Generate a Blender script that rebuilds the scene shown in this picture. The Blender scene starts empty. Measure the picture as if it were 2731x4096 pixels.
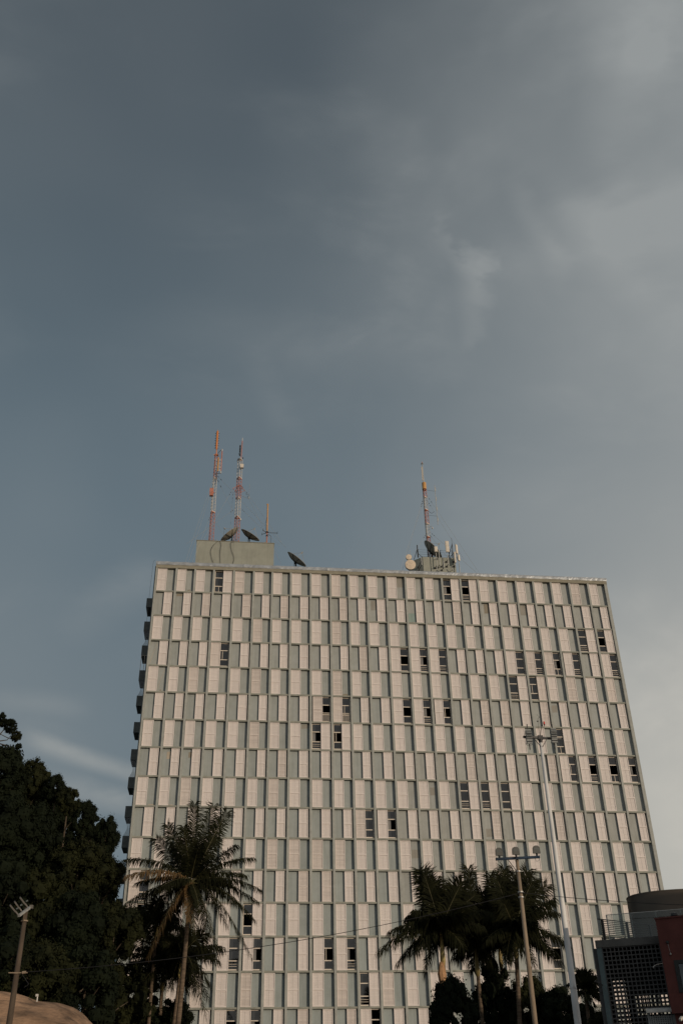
import bpy, math, random
from math import sin, cos, pi, radians, sqrt, atan2
from mathutils import Vector as V, Matrix, noise as mnoise
R = random.Random(11)
S = bpy.context.scene
COL = S.collection

# ------------------------------------------------------------------ camera
CAM = V((9.15, -94.48, 1.6)); FPX = 3870.0
PT, RO, YA = radians(32.62), radians(-1.19), radians(6.81)
FW = V((sin(YA)*cos(PT), cos(YA)*cos(PT), sin(PT)))
RT = V((cos(YA), -sin(YA), 0)); UP = RT.cross(FW)
RX = RT*cos(RO)+UP*sin(RO); UX = UP*cos(RO)-RT*sin(RO)
cam = bpy.data.cameras.new('camera'); co = bpy.data.objects.new('camera', cam); COL.objects.link(co)
M = Matrix((RX, UX, -FW)).transposed().to_4x4(); M.translation = CAM
co.matrix_world = M
cam.sensor_fit = 'VERTICAL'; cam.sensor_height = 36; cam.sensor_width = 24
cam.lens = FPX/4096*36; cam.clip_end = 9000; cam.clip_start = .1
S.camera = co

def ray(x, y): return FW+RX*((x-1365.5)/FPX)-UX*((y-2048)/FPX)
def at(x, y, Y):                     # the world point on the vertical plane y = Y
    d = ray(x, y); return CAM+d*((Y-CAM.y)/d.y)
def atz(x, y, Z):
    d = ray(x, y); return CAM+d*((Z-CAM.z)/d.z)
def atd(x, y, D):
    d = ray(x, y); return CAM+d*(D/sqrt(d.x*d.x+d.y*d.y))

# ------------------------------------------------------------------ mesh helper
class MB:
    def __init__(s): s.v = []; s.f = []; s.t = []; s.cur = None
    def quad(s, a, b, c, d):
        n = len(s.v); s.v += [tuple(a), tuple(b), tuple(c), tuple(d)]; s.f.append((n, n+1, n+2, n+3)); s.t.append(s.cur)
    def tri(s, a, b, c):
        n = len(s.v); s.v += [tuple(a), tuple(b), tuple(c)]; s.f.append((n, n+1, n+2)); s.t.append(s.cur)
    def box(s, x0, x1, y0, y1, z0, z1, m=None):
        n = len(s.v)
        p = [V((x, y, z)) for z in (z0, z1) for y in (y0, y1) for x in (x0, x1)]
        if m: p = [m@q for q in p]
        s.v += [tuple(q) for q in p]
        for f in ((0, 2, 3, 1), (4, 5, 7, 6), (0, 1, 5, 4), (2, 6, 7, 3), (0, 4, 6, 2), (1, 3, 7, 5)):
            s.f.append(tuple(n+i for i in f)); s.t.append(s.cur)
        return s
    def tube(s, p0, p1, r0, r1=None, n=8, cap=True):
        return s.path([p0, p1], [r0, r0 if r1 is None else r1], n, cap)
    def path(s, pts, rs, n=8, cap=True):
        pts = [V(p) for p in pts]
        if not hasattr(rs, '__len__'): rs = [rs]*len(pts)
        rings = []
        for i, p in enumerate(pts):
            t = (pts[min(i+1, len(pts)-1)]-pts[max(i-1, 0)]).normalized()
            a = V((0, 0, 1)) if abs(t.z) < .9 else V((1, 0, 0))
            if i == 0: u = t.cross(a).normalized()
            else: u = (u-t*u.dot(t)).normalized()
            w = t.cross(u)
            base = len(s.v)
            for k in range(n):
                an = 2*pi*k/n; s.v.append(tuple(p+(u*cos(an)+w*sin(an))*rs[i]))
            rings.append(base)
        for i in range(len(rings)-1):
            a, b = rings[i], rings[i+1]
            for k in range(n):
                s.f.append((a+k, a+(k+1) % n, b+(k+1) % n, b+k)); s.t.append(s.cur)
        if cap:
            s.f.append(tuple(rings[0]+k for k in range(n))[::-1]); s.t.append(s.cur)
            s.f.append(tuple(rings[-1]+k for k in range(n))); s.t.append(s.cur)
        return s
    def bar(s, p0, p1, w, h=None, side=None):       # square bar between two points
        p0, p1 = V(p0), V(p1); h = h or w
        t = (p1-p0).normalized(); a = V(side) if side else (V((0, 0, 1)) if abs(t.z) < .95 else V((0, 1, 0)))
        u = t.cross(a).normalized(); k = u.cross(t).normalized(); L = (p1-p0).length
        m = Matrix((u, t, k)).transposed().to_4x4(); m.translation = p0
        return s.box(-w/2, w/2, 0, L, -h/2, h/2, m)
    def lathe(s, c, prof, n=24, axis=None):         # prof: list of (r, h) along axis from c
        c = V(c); ax = V(axis).normalized() if axis else V((0, 0, 1))
        a = V((0, 0, 1)) if abs(ax.z) < .9 else V((1, 0, 0))
        u = ax.cross(a).normalized(); w = ax.cross(u)
        b = len(s.v)
        for r, h in prof:
            for k in range(n):
                an = 2*pi*k/n; s.v.append(tuple(c+ax*h+(u*cos(an)+w*sin(an))*r))
        for i in range(len(prof)-1):
            for k in range(n):
                s.f.append((b+i*n+k, b+i*n+(k+1) % n, b+(i+1)*n+(k+1) % n, b+(i+1)*n+k)); s.t.append(s.cur)
        return s
    def blob(s, c, rx, ry, rz, n=10, m=7, amp=0, sc=1, seed=0):
        c = V(c); b = len(s.v)
        for i in range(m+1):
            th = pi*i/m
            for k in range(n):
                ph = 2*pi*k/n; d = V((sin(th)*cos(ph), sin(th)*sin(ph), cos(th)))
                q = 1+amp*mnoise.noise(d*sc+V((seed, seed*.7, 0)))
                s.v.append((c.x+d.x*rx*q, c.y+d.y*ry*q, c.z+d.z*rz*q))
        for i in range(m):
            for k in range(n):
                s.f.append((b+i*n+k, b+(i+1)*n+k, b+(i+1)*n+(k+1) % n, b+i*n+(k+1) % n)); s.t.append(s.cur)
        return s
    def build(s, name, mat, parent=None, smooth=False, loc=None):
        me = bpy.data.meshes.new(name)
        vs = s.v
        if loc is not None: vs = [(x-loc[0], y-loc[1], z-loc[2]) for x, y, z in vs]
        me.from_pydata(vs, [], s.f); me.materials.append(mat)
        if any(t is not None for t in s.t):
            ca = me.color_attributes.new('tint', 'FLOAT_COLOR', 'CORNER')
            dat = []
            for f, t in zip(s.f, s.t):
                t = t or (1, 1, 1)
                dat += [t[0], t[1], t[2], 1]*len(f)
            ca.data.foreach_set('color', dat)
        if smooth: me.shade_smooth()
        me.update()
        o = bpy.data.objects.new(name, me); COL.objects.link(o)
        if loc is not None: o.location = loc
        if parent is not None:
            o.parent = parent
            if loc is None: o.location = -V(parent['_o']) if '_o' in parent else (0, 0, 0)
        return o

def thing(name, label, cat, loc=(0, 0, 0), group=None):
    o = bpy.data.objects.new(name, None); COL.objects.link(o); o.location = loc; o.empty_display_size = .3
    o['label'] = label; o['category'] = cat; o['_o'] = list(loc)
    if group: o['group'] = group
    return o
def tag(o, label, cat, group=None):
    o['label'] = label; o['category'] = cat
    if group: o['group'] = group
    return o
def sub(b, name, mat, par, smooth=False):      # a sub-part: same frame as its part
    o = b.build(name, mat, None, smooth); o.parent = par; return o

# ------------------------------------------------------------------ materials
def mat(name, col, rough=.7, var=.12, scale=3.0, bump=0, bscale=30, metal=0, tint=False, spec=.3, col2=None, stretch=None, trans=0, streak=0):
    m = bpy.data.materials.new(name); m.use_nodes = True; nt = m.node_tree; N = nt.nodes; L = nt.links
    b = N['Principled BSDF']; b.inputs['Roughness'].default_value = rough; b.inputs['Metallic'].default_value = metal
    b.inputs['Specular IOR Level'].default_value = spec
    tc = N.new('ShaderNodeTexCoord'); src = tc.outputs['Object']
    if stretch:
        mp = N.new('ShaderNodeMapping'); mp.inputs['Scale'].default_value = stretch; L.new(src, mp.inputs[0]); src = mp.outputs[0]
    n1 = N.new('ShaderNodeTexNoise'); n1.inputs['Scale'].default_value = scale; n1.inputs['Detail'].default_value = 5; n1.inputs['Roughness'].default_value = .6
    L.new(src, n1.inputs['Vector'])
    mx = N.new('ShaderNodeMix'); mx.data_type = 'RGBA'
    c2 = col2 or tuple(c*(1-2*var) for c in col)
    c1 = col if col2 else tuple(min(1, c*(1+var)) for c in col)
    mx.inputs[6].default_value = (*c1, 1); mx.inputs[7].default_value = (*c2, 1)
    mr = N.new('ShaderNodeMapRange'); mr.inputs[1].default_value = .35; mr.inputs[2].default_value = .68
    L.new(n1.outputs[0], mr.inputs[0]); L.new(mr.outputs[0], mx.inputs[0])
    out = mx.outputs[2]
    if streak:
        mp2 = N.new('ShaderNodeMapping'); mp2.inputs['Scale'].default_value = (5, 5, .28); L.new(tc.outputs['Object'], mp2.inputs[0])
        n3 = N.new('ShaderNodeTexNoise'); n3.inputs['Scale'].default_value = 1.0; n3.inputs['Detail'].default_value = 6; L.new(mp2.outputs[0], n3.inputs['Vector'])
        r3 = N.new('ShaderNodeMapRange'); r3.inputs[1].default_value = .45; r3.inputs[2].default_value = .75; r3.inputs[3].default_value = 1; r3.inputs[4].default_value = 1-streak; L.new(n3.outputs[0], r3.inputs[0])
        m3 = N.new('ShaderNodeMix'); m3.data_type = 'RGBA'; m3.blend_type = 'MULTIPLY'; m3.inputs[0].default_value = 1; L.new(out, m3.inputs[6])
        cb = N.new('ShaderNodeCombineColor'); L.new(r3.outputs[0], cb.inputs[0]); L.new(r3.outputs[0], cb.inputs[1]); L.new(r3.outputs[0], cb.inputs[2]); L.new(cb.outputs[0], m3.inputs[7]); out = m3.outputs[2]
    if tint:
        at_ = N.new('ShaderNodeVertexColor'); at_.layer_name = 'tint'
        mu = N.new('ShaderNodeMix'); mu.data_type = 'RGBA'; mu.blend_type = 'MULTIPLY'; mu.inputs[0].default_value = 1
        L.new(out, mu.inputs[6]); L.new(at_.outputs[0], mu.inputs[7]); out = mu.outputs[2]
    L.new(out, b.inputs['Base Color'])
    if bump:
        n2 = N.new('ShaderNodeTexNoise'); n2.inputs['Scale'].default_value = bscale; n2.inputs['Detail'].default_value = 4
        L.new(src, n2.inputs['Vector'])
        bp = N.new('ShaderNodeBump'); bp.inputs['Strength'].default_value = bump; bp.inputs['Distance'].default_value = .05
        L.new(n2.outputs[0], bp.inputs['Height']); L.new(bp.outputs[0], b.inputs['Normal'])
    if trans:
        b.inputs['Transmission Weight'].default_value = 0
        ts = N.new('ShaderNodeBsdfTranslucent'); L.new(out, ts.inputs[0])
        ms = N.new('ShaderNodeMixShader'); ms.inputs[0].default_value = trans
        L.new(b.outputs[0], ms.inputs[1]); L.new(ts.outputs[0], ms.inputs[2]); L.new(ms.outputs[0], N['Material Output'].inputs[0])
    return m

m_wall = mat('painted render', (1, 1, 1), .85, .05, 1.3, .15, 40, tint=True, col2=(.89, .895, .88), streak=.14)
m_pillar = mat('pillar render', (.40, .418, .395), .85, .07, 2.0, .15, 40, streak=.2)
m_slab = mat('slab edge render', (.32, .33, .29), .85, .16, 2.5, .2, 30, stretch=(.6, 1, 4))
m_beam = mat('roof beam render', (.30, .285, .225), .85, .12, 3, .2, 30, stretch=(.5, 1, 3))
m_flash = mat('zinc flashing', (.40, .43, .46), .45, .08, 1.2, .55, 2.2, metal=.45, spec=.5)
m_shut = mat('white painted shutter', (.775, .72, .695), .6, .03, 2, 0, tint=True, stretch=(1, 1, 9), streak=.07)
m_frame = mat('cream window frame', (.74, .67, .58), .5, .06, 3)
m_room = mat('dark room', (.022, .021, .021), .9, .1, 1)
m_curt = mat('pale curtain', (.30, .30, .30), .9, .2, 3, stretch=(8, 1, .3))
m_pent = mat('penthouse render', (.335, .35, .305), .88, .05, .9, .15, 20, streak=.12)
m_balc = mat('balcony concrete', (.17, .185, .18), .85, .1, 2)
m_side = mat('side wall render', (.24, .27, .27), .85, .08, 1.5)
m_red = mat('red mast paint', (.50, .20, .14), .5, .15, 4)
m_orange = mat('orange antenna paint', (.72, .27, .09), .5, .12, 4)
m_ochre = mat('ochre drum paint', (.60, .33, .12), .5, .12, 4)
m_white = mat('white mast paint', (.62, .60, .56), .5, .1, 5)
m_radome = mat('sector antenna plastic', (.72, .66, .57), .5, .07, 4)
m_drum = mat('dish face plastic', (.78, .66, .52), .55, .08, 4)
m_dark = mat('dark steel', (.05, .052, .055), .5, .2, 6, metal=.3)
m_galv = mat('galvanised steel', (.46, .46, .44), .5, .12, 7, metal=.4)
m_mesh = mat('dish mesh metal', (.36, .335, .28), .7, .15, 8)
m_cable = mat('black cable', (.02, .02, .022), .6, .1, 4)
m_conc2 = mat('dark pole concrete', (.10, .075, .055), .85, .2, 3, .2, 25, stretch=(1, 1, .3))  # darker brown than the other pole's concrete
m_lhead = mat('led lamp casing', (.15, .14, .125), .5, .1, 6)
m_head = mat('dark grey lamp casting', (.085, .09, .085), .5, .1, 6)
m_conc = mat('pole concrete', (.30, .235, .17), .85, .15, 3, .2, 25, stretch=(1, 1, .3))
m_pole = mat('white painted pole', (.72, .72, .71), .5, .08, 3, stretch=(1, 1, .25))
m_lamp = mat('lamp housing', (.30, .32, .32), .5, .08, 9)
m_lens = mat('lamp lens', (.12, .14, .14), .2, .05, 9, spec=.6)
m_blue = mat('blue steel arm', (.035, .06, .10), .5, .2, 9)
m_beacon = mat('red beacon lens', (.65, .03, .02), .2, .05, 9, spec=.6)
m_rock = mat('granite', (.42, .265, .165), .9, .2, .8, 1, 4, col2=(.12, .078, .05), stretch=(1, 1, 2.6))
m_hill = mat('hillside earth', (.03, .032, .022), .95, .3, .8, .5, 4)
m_ground = mat('ground', (.075, .07, .06), .95, .2, .3, .3, 5)
m_road = mat('asphalt', (.05, .05, .052), .9, .15, 2, .3, 40)
m_pave = mat('pavement concrete', (.3, .29, .27), .9, .12, 1.5, .2, 30)
m_paint = mat('road paint', (.7, .7, .68), .7, .1, 6)
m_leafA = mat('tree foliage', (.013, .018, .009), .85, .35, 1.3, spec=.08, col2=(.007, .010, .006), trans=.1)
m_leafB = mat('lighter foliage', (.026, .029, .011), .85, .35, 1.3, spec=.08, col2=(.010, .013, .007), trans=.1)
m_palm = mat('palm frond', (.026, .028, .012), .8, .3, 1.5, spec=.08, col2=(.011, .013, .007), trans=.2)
m_palmb = mat('browning palm frond', (.17, .10, .04), .6, .3, 2, col2=(.07, .052, .022), trans=.2)
m_rachis = mat('frond midrib', (.10, .09, .04), .6, .2, 3)
m_bark = mat('tree bark', (.09, .07, .05), .9, .25, 3, .5, 12)
m_ptrunk = mat('palm trunk', (.155, .115, .08), .9, .25, 2, .6, 9, stretch=(.6, .6, 5))
m_shaft = mat('palm crownshaft', (.46, .36, .15), .5, .15, 2)
m_husk = mat('dry palm sheath', (.48, .28, .15), .85, .2, 5, stretch=(5, 5, .5))
m_nut = mat('coconut husk', (.34, .22, .07), .6, .2, 5)
m_cob = mat('breeze block concrete', (.10, .10, .10), .9, .12, 5, .2, 30)
m_slabc = mat('roof slab concrete', (.12, .12, .115), .9, .12, 2, .2, 20)
m_colc = mat('column concrete', (.12, .165, .175), .9, .1, 2, .2, 20)
m_redw = mat('red painted wall', (.125, .042, .036), .8, .1, 1.5, .15, 25)
m_oval = mat('bronze cladding', (.12, .10, .08), .42, .06, .6, metal=.5)
m_slat = mat('dark louvre slat', (.03, .033, .033), .5, .1, 5)
m_inner = mat('dark interior wall', (.016, .016, .017), .9, .1, 2)

def glass(name, tint, gl=.12):
    m = bpy.data.materials.new(name); m.use_nodes = True; nt = m.node_tree; N = nt.nodes; L = nt.links
    N.remove(N['Principled BSDF'])
    t = N.new('ShaderNodeBsdfTransparent'); t.inputs[0].default_value = (*tint, 1)
    g = N.new('ShaderNodeBsdfGlossy'); g.inputs['Roughness'].default_value = .03; g.inputs[0].default_value = (.9, .92, .93, 1)
    fr = N.new('ShaderNodeFresnel'); fr.inputs[0].default_value = 1.5
    n = N.new('ShaderNodeTexNoise'); n.inputs['Scale'].default_value = .8
    ad = N.new('ShaderNodeMath'); ad.operation = 'MULTIPLY_ADD'; ad.inputs[1].default_value = gl; 
    L.new(n.outputs[0], ad.inputs[0]); L.new(fr.outputs[0], ad.inputs[2])
    mx = N.new('ShaderNodeMixShader'); L.new(ad.outputs[0], mx.inputs[0]); L.new(t.outputs[0], mx.inputs[1]); L.new(g.outputs[0], mx.inputs[2])
    L.new(mx.outputs[0], N['Material Output'].inputs[0]); return m
m_pane = glass('window glass', (.35, .36, .36), .12)
m_rail = glass('railing glass', (.80, .83, .83), .0)
m_net = bpy.data.materials.new('net'); m_net.use_nodes = True
_N = m_net.node_tree.nodes; _L = m_net.node_tree.links
_t = _N.new('ShaderNodeBsdfTransparent'); _m = _N.new('ShaderNodeMixShader'); _m.inputs[0].default_value = .28
_N['Principled BSDF'].inputs['Base Color'].default_value = (.5, .52, .55, 1)
_L.new(_t.outputs[0], _m.inputs[1]); _L.new(_N['Principled BSDF'].outputs[0], _m.inputs[2]); _L.new(_m.outputs[0], _N['Material Output'].inputs[0])

def structure(o): o['kind'] = 'structure'; return o

# ------------------------------------------------------------------ light and sky
SUN_AZ = radians(37); SUN_EL = radians(9)     # azimuth measured from -y towards +x
sd = V((sin(SUN_AZ)*cos(SUN_EL), -cos(SUN_AZ)*cos(SUN_EL), sin(SUN_EL)))
sl = bpy.data.lights.new('sun', 'SUN'); sl.energy = 3.25; sl.angle = radians(.55); sl.color = (1, .81, .61)
so = bpy.data.objects.new('sun', sl); COL.objects.link(so); so.rotation_euler = sd.to_track_quat('Z', 'Y').to_euler(); so.location = (60, -120, 60)
W = bpy.data.worlds.new('World'); S.world = W; W.use_nodes = True
nt = W.node_tree; N = nt.nodes; L = nt.links
bg = N['Background']
sky = N.new('ShaderNodeTexSky'); sky.sky_type = 'NISHITA'; sky.sun_disc = False
sky.sun_elevation = SUN_EL; sky.sun_rotation = pi-SUN_AZ   # compass angle from +y
sky.altitude = 0; sky.air_density = 1.0; sky.dust_density = 1.5; sky.ozone_density = 1.5
def math_(op, a, b=None, c=None):
    n = N.new('ShaderNodeMath'); n.operation = op
    for i, x in enumerate((a, b, c)):
        if x is None: continue
        if isinstance(x, (int, float)): n.inputs[i].default_value = x
        else: L.new(x, n.inputs[i])
    return n.outputs[0]
tc = N.new('ShaderNodeTexCoord'); D = tc.outputs['Generated']
def dotv(v):
    n = N.new('ShaderNodeVectorMath'); n.operation = 'DOT_PRODUCT'; L.new(D, n.inputs[0]); n.inputs[1].default_value = v; return n.outputs['Value']
def sm(x, a, b):
    n = N.new('ShaderNodeMapRange'); n.interpolation_type = 'SMOOTHSTEP'; n.inputs[1].default_value = a; n.inputs[2].default_value = b; L.new(x, n.inputs[0]); return n.outputs[0]
def nz(scale, detail, stretch, rot=(0, 0, 0), dist=0, off=(0, 0, 0)):
    mp = N.new('ShaderNodeMapping'); mp.inputs['Scale'].default_value = stretch; mp.inputs['Rotation'].default_value = rot; mp.inputs['Location'].default_value = off
    L.new(D, mp.inputs[0])
    n = N.new('ShaderNodeTexNoise'); n.inputs['Scale'].default_value = scale; n.inputs['Detail'].default_value = detail; n.inputs['Roughness'].default_value = .55; n.inputs['Distortion'].default_value = dist
    L.new(mp.outputs[0], n.inputs['Vector']); return n.outputs[0]
def mixc(f, a, b):
    n = N.new('ShaderNodeMix'); n.data_type = 'RGBA'
    if isinstance(f, (int, float)): n.inputs[0].default_value = f
    else: L.new(f, n.inputs[0])
    for i, x in ((6, a), (7, b)):
        if isinstance(x, tuple): n.inputs[i].default_value = (*x, 1)
        else: L.new(x, n.inputs[i])
    return n.outputs[2]
SKYSTR = .10
def sc_(c): return tuple(v/.577/SKYSTR for v in c)      # displayed radiance -> world colour
up = dotv((0, 0, 1)); rgt = dotv(tuple(RX))
# thin high cloud: greyer and brighter towards the right and the horizon, as broad soft bands
n1 = nz(2.9, 4, (1, 1, 1.2), (0, 0, .4), .3, (3, 1, 0))
n2 = nz(4.2, 5, (.7, 1.2, 1.6), (.3, .5, .7), .35)
n3 = nz(1.7, 3, (1, 1, 1), (.5, .9, .1), .2, (1, 4, 2))
edge = math_('ADD', rgt, math_('MULTIPLY', math_('SUBTRACT', n1, .5), .22))
veil = sm(edge, -.08, .37)
low = math_('SUBTRACT', 1, sm(up, .50, .93))
low2 = math_('SUBTRACT', 1, sm(up, .12, .60))
n4 = nz(9.5, 8, (.5, 1.3, 1.3), (.2, .6, .9), .3, (2, 2, 5))
fine = sm(n4, .40, .66)
soft = sm(n3, .36, .66)
wisp = sm(math_('ADD', math_('MULTIPLY', n2, .6), math_('MULTIPLY', n1, .4)), .42, .70)
base_ = mixc(low, sc_((.060, .080, .097)), sc_((.128, .172, .202)))      # high thin haze sheet
cloud = mixc(low2, sc_((.335, .355, .355)), sc_((.68, .64, .56)))
def dv(x, y): return ray(x*1.7417, y*1.7417).normalized()
def streak(p, q, w, amp, st):
    """a soft cloud bank lying between two directions of the sky"""
    A_, B2 = dv(*p), dv(*q); nn = A_.cross(B2).normalized(); mid_ = (A_+B2).normalized(); half = A_.angle(B2)/2
    wob = math_('MULTIPLY', math_('ADD', math_('SUBTRACT', n2, .5), math_('MULTIPLY', math_('SUBTRACT', n4, .5), .5)), amp)
    ds = math_('ABSOLUTE', math_('ADD', dotv(tuple(nn)), wob))
    side_ = math_('SUBTRACT', 1, sm(ds, 0, w)); al = sm(math_('ADD', dotv(tuple(mid_)), math_('MULTIPLY', wob, .1)), cos(half*1.5), cos(half*.25))
    return math_('MULTIPLY', math_('MULTIPLY', math_('MULTIPLY', side_, al), math_('ADD', .6, math_('MULTIPLY', fine, .5))), st)
ss = [streak(*a_) for a_ in (((1020, 530), (1075, 600), .026, .09, .16), ((1075, 600), (1085, 770), .026, .09, .20), ((95, 1708), (330, 1782), .014, .016, .34), ((120, 1795), (300, 1850), .020, .03, .22), ((0, 1600), (200, 1620), .02, .03, .10), ((360, 720), (900, 830), .050, .10, .13),
   ((585, 820), (660, 1000), .024, .07, .08), ((1290, 470), (1500, 700), .035, .10, .18), ((1190, 430), (1290, 650), .018, .04, .12), ((1020, 1180), (1400, 1120), .06, .08, .18), ((1450, 100), (1400, 400), .05, .1, .15), ((150, 1440), (340, 1330), .04, .06, .12))]
sx_ = ss[0]
for q_ in ss[1:]: sx_ = math_('ADD', sx_, q_)
fac = math_('ADD', math_('MULTIPLY', veil, math_('ADD', .70, math_('MULTIPLY', wisp, .30))), math_('ADD', math_('MULTIPLY', soft, .15), math_('MULTIPLY', math_('MULTIPLY', wisp, fine), .22)))
fac = math_('MINIMUM', math_('ADD', fac, sx_), 1.0)
sheet = mixc(fac, base_, cloud)
glow = sm(dotv(tuple(sd)), -.05, .95)
sheet = mixc(glow, sheet, sc_((.40, .38, .36)))
fin = mixc(.86, sky.outputs[0], sheet)
L.new(fin, bg.inputs[0]); bg.inputs[1].default_value = SKYSTR
S.view_settings.view_transform = 'Standard'; S.view_settings.look = 'None'; S.view_settings.gamma = 1
S.view_settings.exposure = -.79
S.cycles.max_bounces = 5; S.cycles.transparent_max_bounces = 12

# ------------------------------------------------------------------ ground
b = MB(); b.quad((-4000, -4000, 0), (4000, -4000, 0), (4000, 4000, 0), (-4000, 4000, 0)); structure(b.build('ground', m_ground))
b = MB(); b.box(-300, 300, -88, -74, -.2, .004); structure(b.build('road', m_road))
for y0 in (-92.2, -74):
    b = MB(); b.box(-300, 300, y0, y0+4.2, -.2, .13); structure(b.build('pavement', m_pave))
b = MB()
for i in range(-30, 30): b.quad((i*8, -81.08, .008), (i*8+3, -81.08, .008), (i*8+3, -80.92, .008), (i*8, -80.92, .008))
structure(b.build('road_marking', m_paint))

def hillz(x, y):
    a = max(0, min(1, (y+46)/18)); a = a*a*(3-2*a)
    e = max(0, min(1, (3.0-x)/14)); e = e**.8
    return a*e*12+.4*mnoise.noise(V((x*.2, y*.2, 0)))*a*e*6-.02
b = MB(); n = 40
for i in range(n+1):
    for j in range(n+1):
        x = -70+74*i/n; y = -48+70*j/n
        if x > -1.2 and y > -1: x = min(x, -1.2)
        b.v.append((x, y, hillz(x, y)))
for i in range(n):
    for j in range(n):
        a = i*(n+1)+j; b.f.append((a, a+n+1, a+n+2, a+1)); b.t.append(None)
structure(b.build('hillside', m_hill, smooth=True))

# ------------------------------------------------------------------ the apartment building
H = 2.9; Z0 = 54.18
dw = [2.059, 2.027, 2.059, 2.196, 2.189, 2.048, 2.059, 2.198, 2.199, 2.053, 2.04, 2.202, 2.181, 2.075, 2.096, 2.128, 2.045, 2.156, 2.231, 2.034, 2.06, 2.183, 2.216, 1.946]
U = [0]
for d in dw: U.append(U[-1]+d)
XR = U[-1]
NB = 24; NR = 17
bld = thing('apartment_building', 'tall pale green slab block of many storeys with a grid of white shutters', 'apartment building', (25, 7, 0))
ov = 2731/1568
winpx = [(503, 1335), (1026, 1355), (1069, 1355), (1338, 1474), (1381, 1474), (515, 1503), (929, 1515), (973, 1516), (1017, 1518), (1194, 1522), (1237, 1525), (1280, 1526),
 (1324, 1527), (1410, 1530), (1180, 1582), (1226, 1582), (751, 1630), (797, 1630), (937, 1633), (982, 1634), (1029, 1636), (726, 1690), (775, 1690), (1286, 1703),
 (1315, 1767), (1362, 1767), (1413, 1768), (1457, 1768), (1067, 1827), (1114, 1828), (1161, 1829), (850, 1892), (900, 1892), (332, 2026), (332, 2082), (569, 2123),
 (537, 2200), (592, 2200), (754, 2203), (809, 2203), (837, 2270), (537, 2338), (592, 2338), (866, 2336), (1284, 2200)]
wins = {}
for k, (px, py) in enumerate(winpx):
    p = at(px*ov, py*ov, .3)
    r = int((Z0-p.z)//H); bb = max(i for i in range(NB) if U[i] <= p.x) if p.x > 0 else 0
    wins[(r, bb)] = ('L' if (p.x-U[bb])/dw[bb] < .5 else 'R', k)
def cell(bb):
    xl = U[bb]+(.11 if bb else .02); xr = U[bb+1]-(.11 if bb < NB-1 else .02); return xl, xr
# infill wall, one quad per half bay so window openings can be left out
wall = MB(); Rw = random.Random(5)
def tealness(r, bb):
    t = .22+.055*r if bb < 12 else .12+.045*max(0, r-1)
    if bb >= 12 and r in range(7, 12): t = .10
    if bb >= 15 and r > 9: t = .55
    return min(1, max(0, t+Rw.uniform(-.08, .08)))
for r in range(NR+1):
    for bb in range(NB):
        xl = U[bb] if bb else -.04; xr = U[bb+1] if bb < NB-1 else XR+.1
        cl, cr = cell(bb); w = cr-cl
        zt = Z0-H*r+.08; zb = max(0, Z0-H*(r+1)+.08)
        side, k = wins.get((r, bb), (None, 0))
        t = tealness(r, bb); q = 1+Rw.uniform(-.05, .05)
        g = (.385, .40, .388); te = (.345, .392, .395)
        q *= .99+.11*(bb/23); wall.cur = tuple((g[i]*(1-t)+te[i]*t)*q for i in range(3))  # tint brightens towards the right bays; the light's falloff is in the colour
        if side is None:
            wall.quad((xl, .33, zb), (xr, .33, zb), (xr, .33, zt), (xl, .33, zt))
        else:
            if side == 'L': x0, x1 = cl+.01, cl+.49*w
            else: x0, x1 = cl+.51*w, cr-.01
            z0 = Z0-H*(r+1)+.22; z1 = Z0-H*r-.02
            for (a, c, d, e) in ((xl, x0, zb, zt), (x1, xr, zb, zt), (x0, x1, zb, z0), (x0, x1, z1, zt)):
                wall.quad((a, .33, d), (c, .33, d), (c, .33, e), (a, .33, e))
def patch(r, bb, fx0, fx1, fz0, fz1, c):
    xl, xr = cell(bb); w_ = xr-xl
    x0_, x1_ = (xl+.53*w_, xr) if r % 2 == 0 else (xl, xl+.47*w_)
    if (r, bb) in wins: return
    za_, zb2 = Z0-H*(r+1)+.165, Z0-H*r
    a_, c_ = x0_+(x1_-x0_)*fx0, x0_+(x1_-x0_)*fx1; d_, e_ = za_+(zb2-za_)*fz0, za_+(zb2-za_)*fz1
    wall.cur = c; wall.quad((a_, .326, d_), (c_, .326, d_+.04), (c_+.02, .326, e_), (a_+.01, .326, e_-.03))
gr_, br_, pk_ = (.33, .32, .29), (.30, .27, .22), (.50, .44, .36)
for r, bb, a_, c_, d_, e_, col_ in ((0, 12, .0, .98, .55, .98, gr_), (1, 11, .3, .98, .52, .95, gr_), (1, 13, .02, .9, .05, .45, (.30, .39, .37)), (1, 17, .35, .95, .55, .98, br_), (1, 19, .1, .98, .52, .98, gr_), (0, 1, .3, .6, .03, .12, br_),
     (1, 1, .1, .9, .86, .98, br_), (3, 0, .05, .8, .01, .05, pk_), (4, 0, .3, .5, .03, .1, br_), (7, 1, .5, .95, .62, .9, pk_), (7, 2, .6, .98, .68, .9, br_), (8, 0, .2, .8, .0, .06, pk_), (8, 1, .0, .5, .0, .05, pk_),
     (6, 7, .1, .9, .8, .97, gr_), (9, 16, .2, .9, .1, .4, gr_), (5, 20, .1, .8, .6, .9, gr_), (10, 12, .1, .9, .4, .7, gr_), (4, 9, .1, .7, .0, .1, br_), (8, 13, .2, .8, .5, .8, gr_)):
    patch(r, bb, a_, c_, d_, e_, col_)
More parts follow.
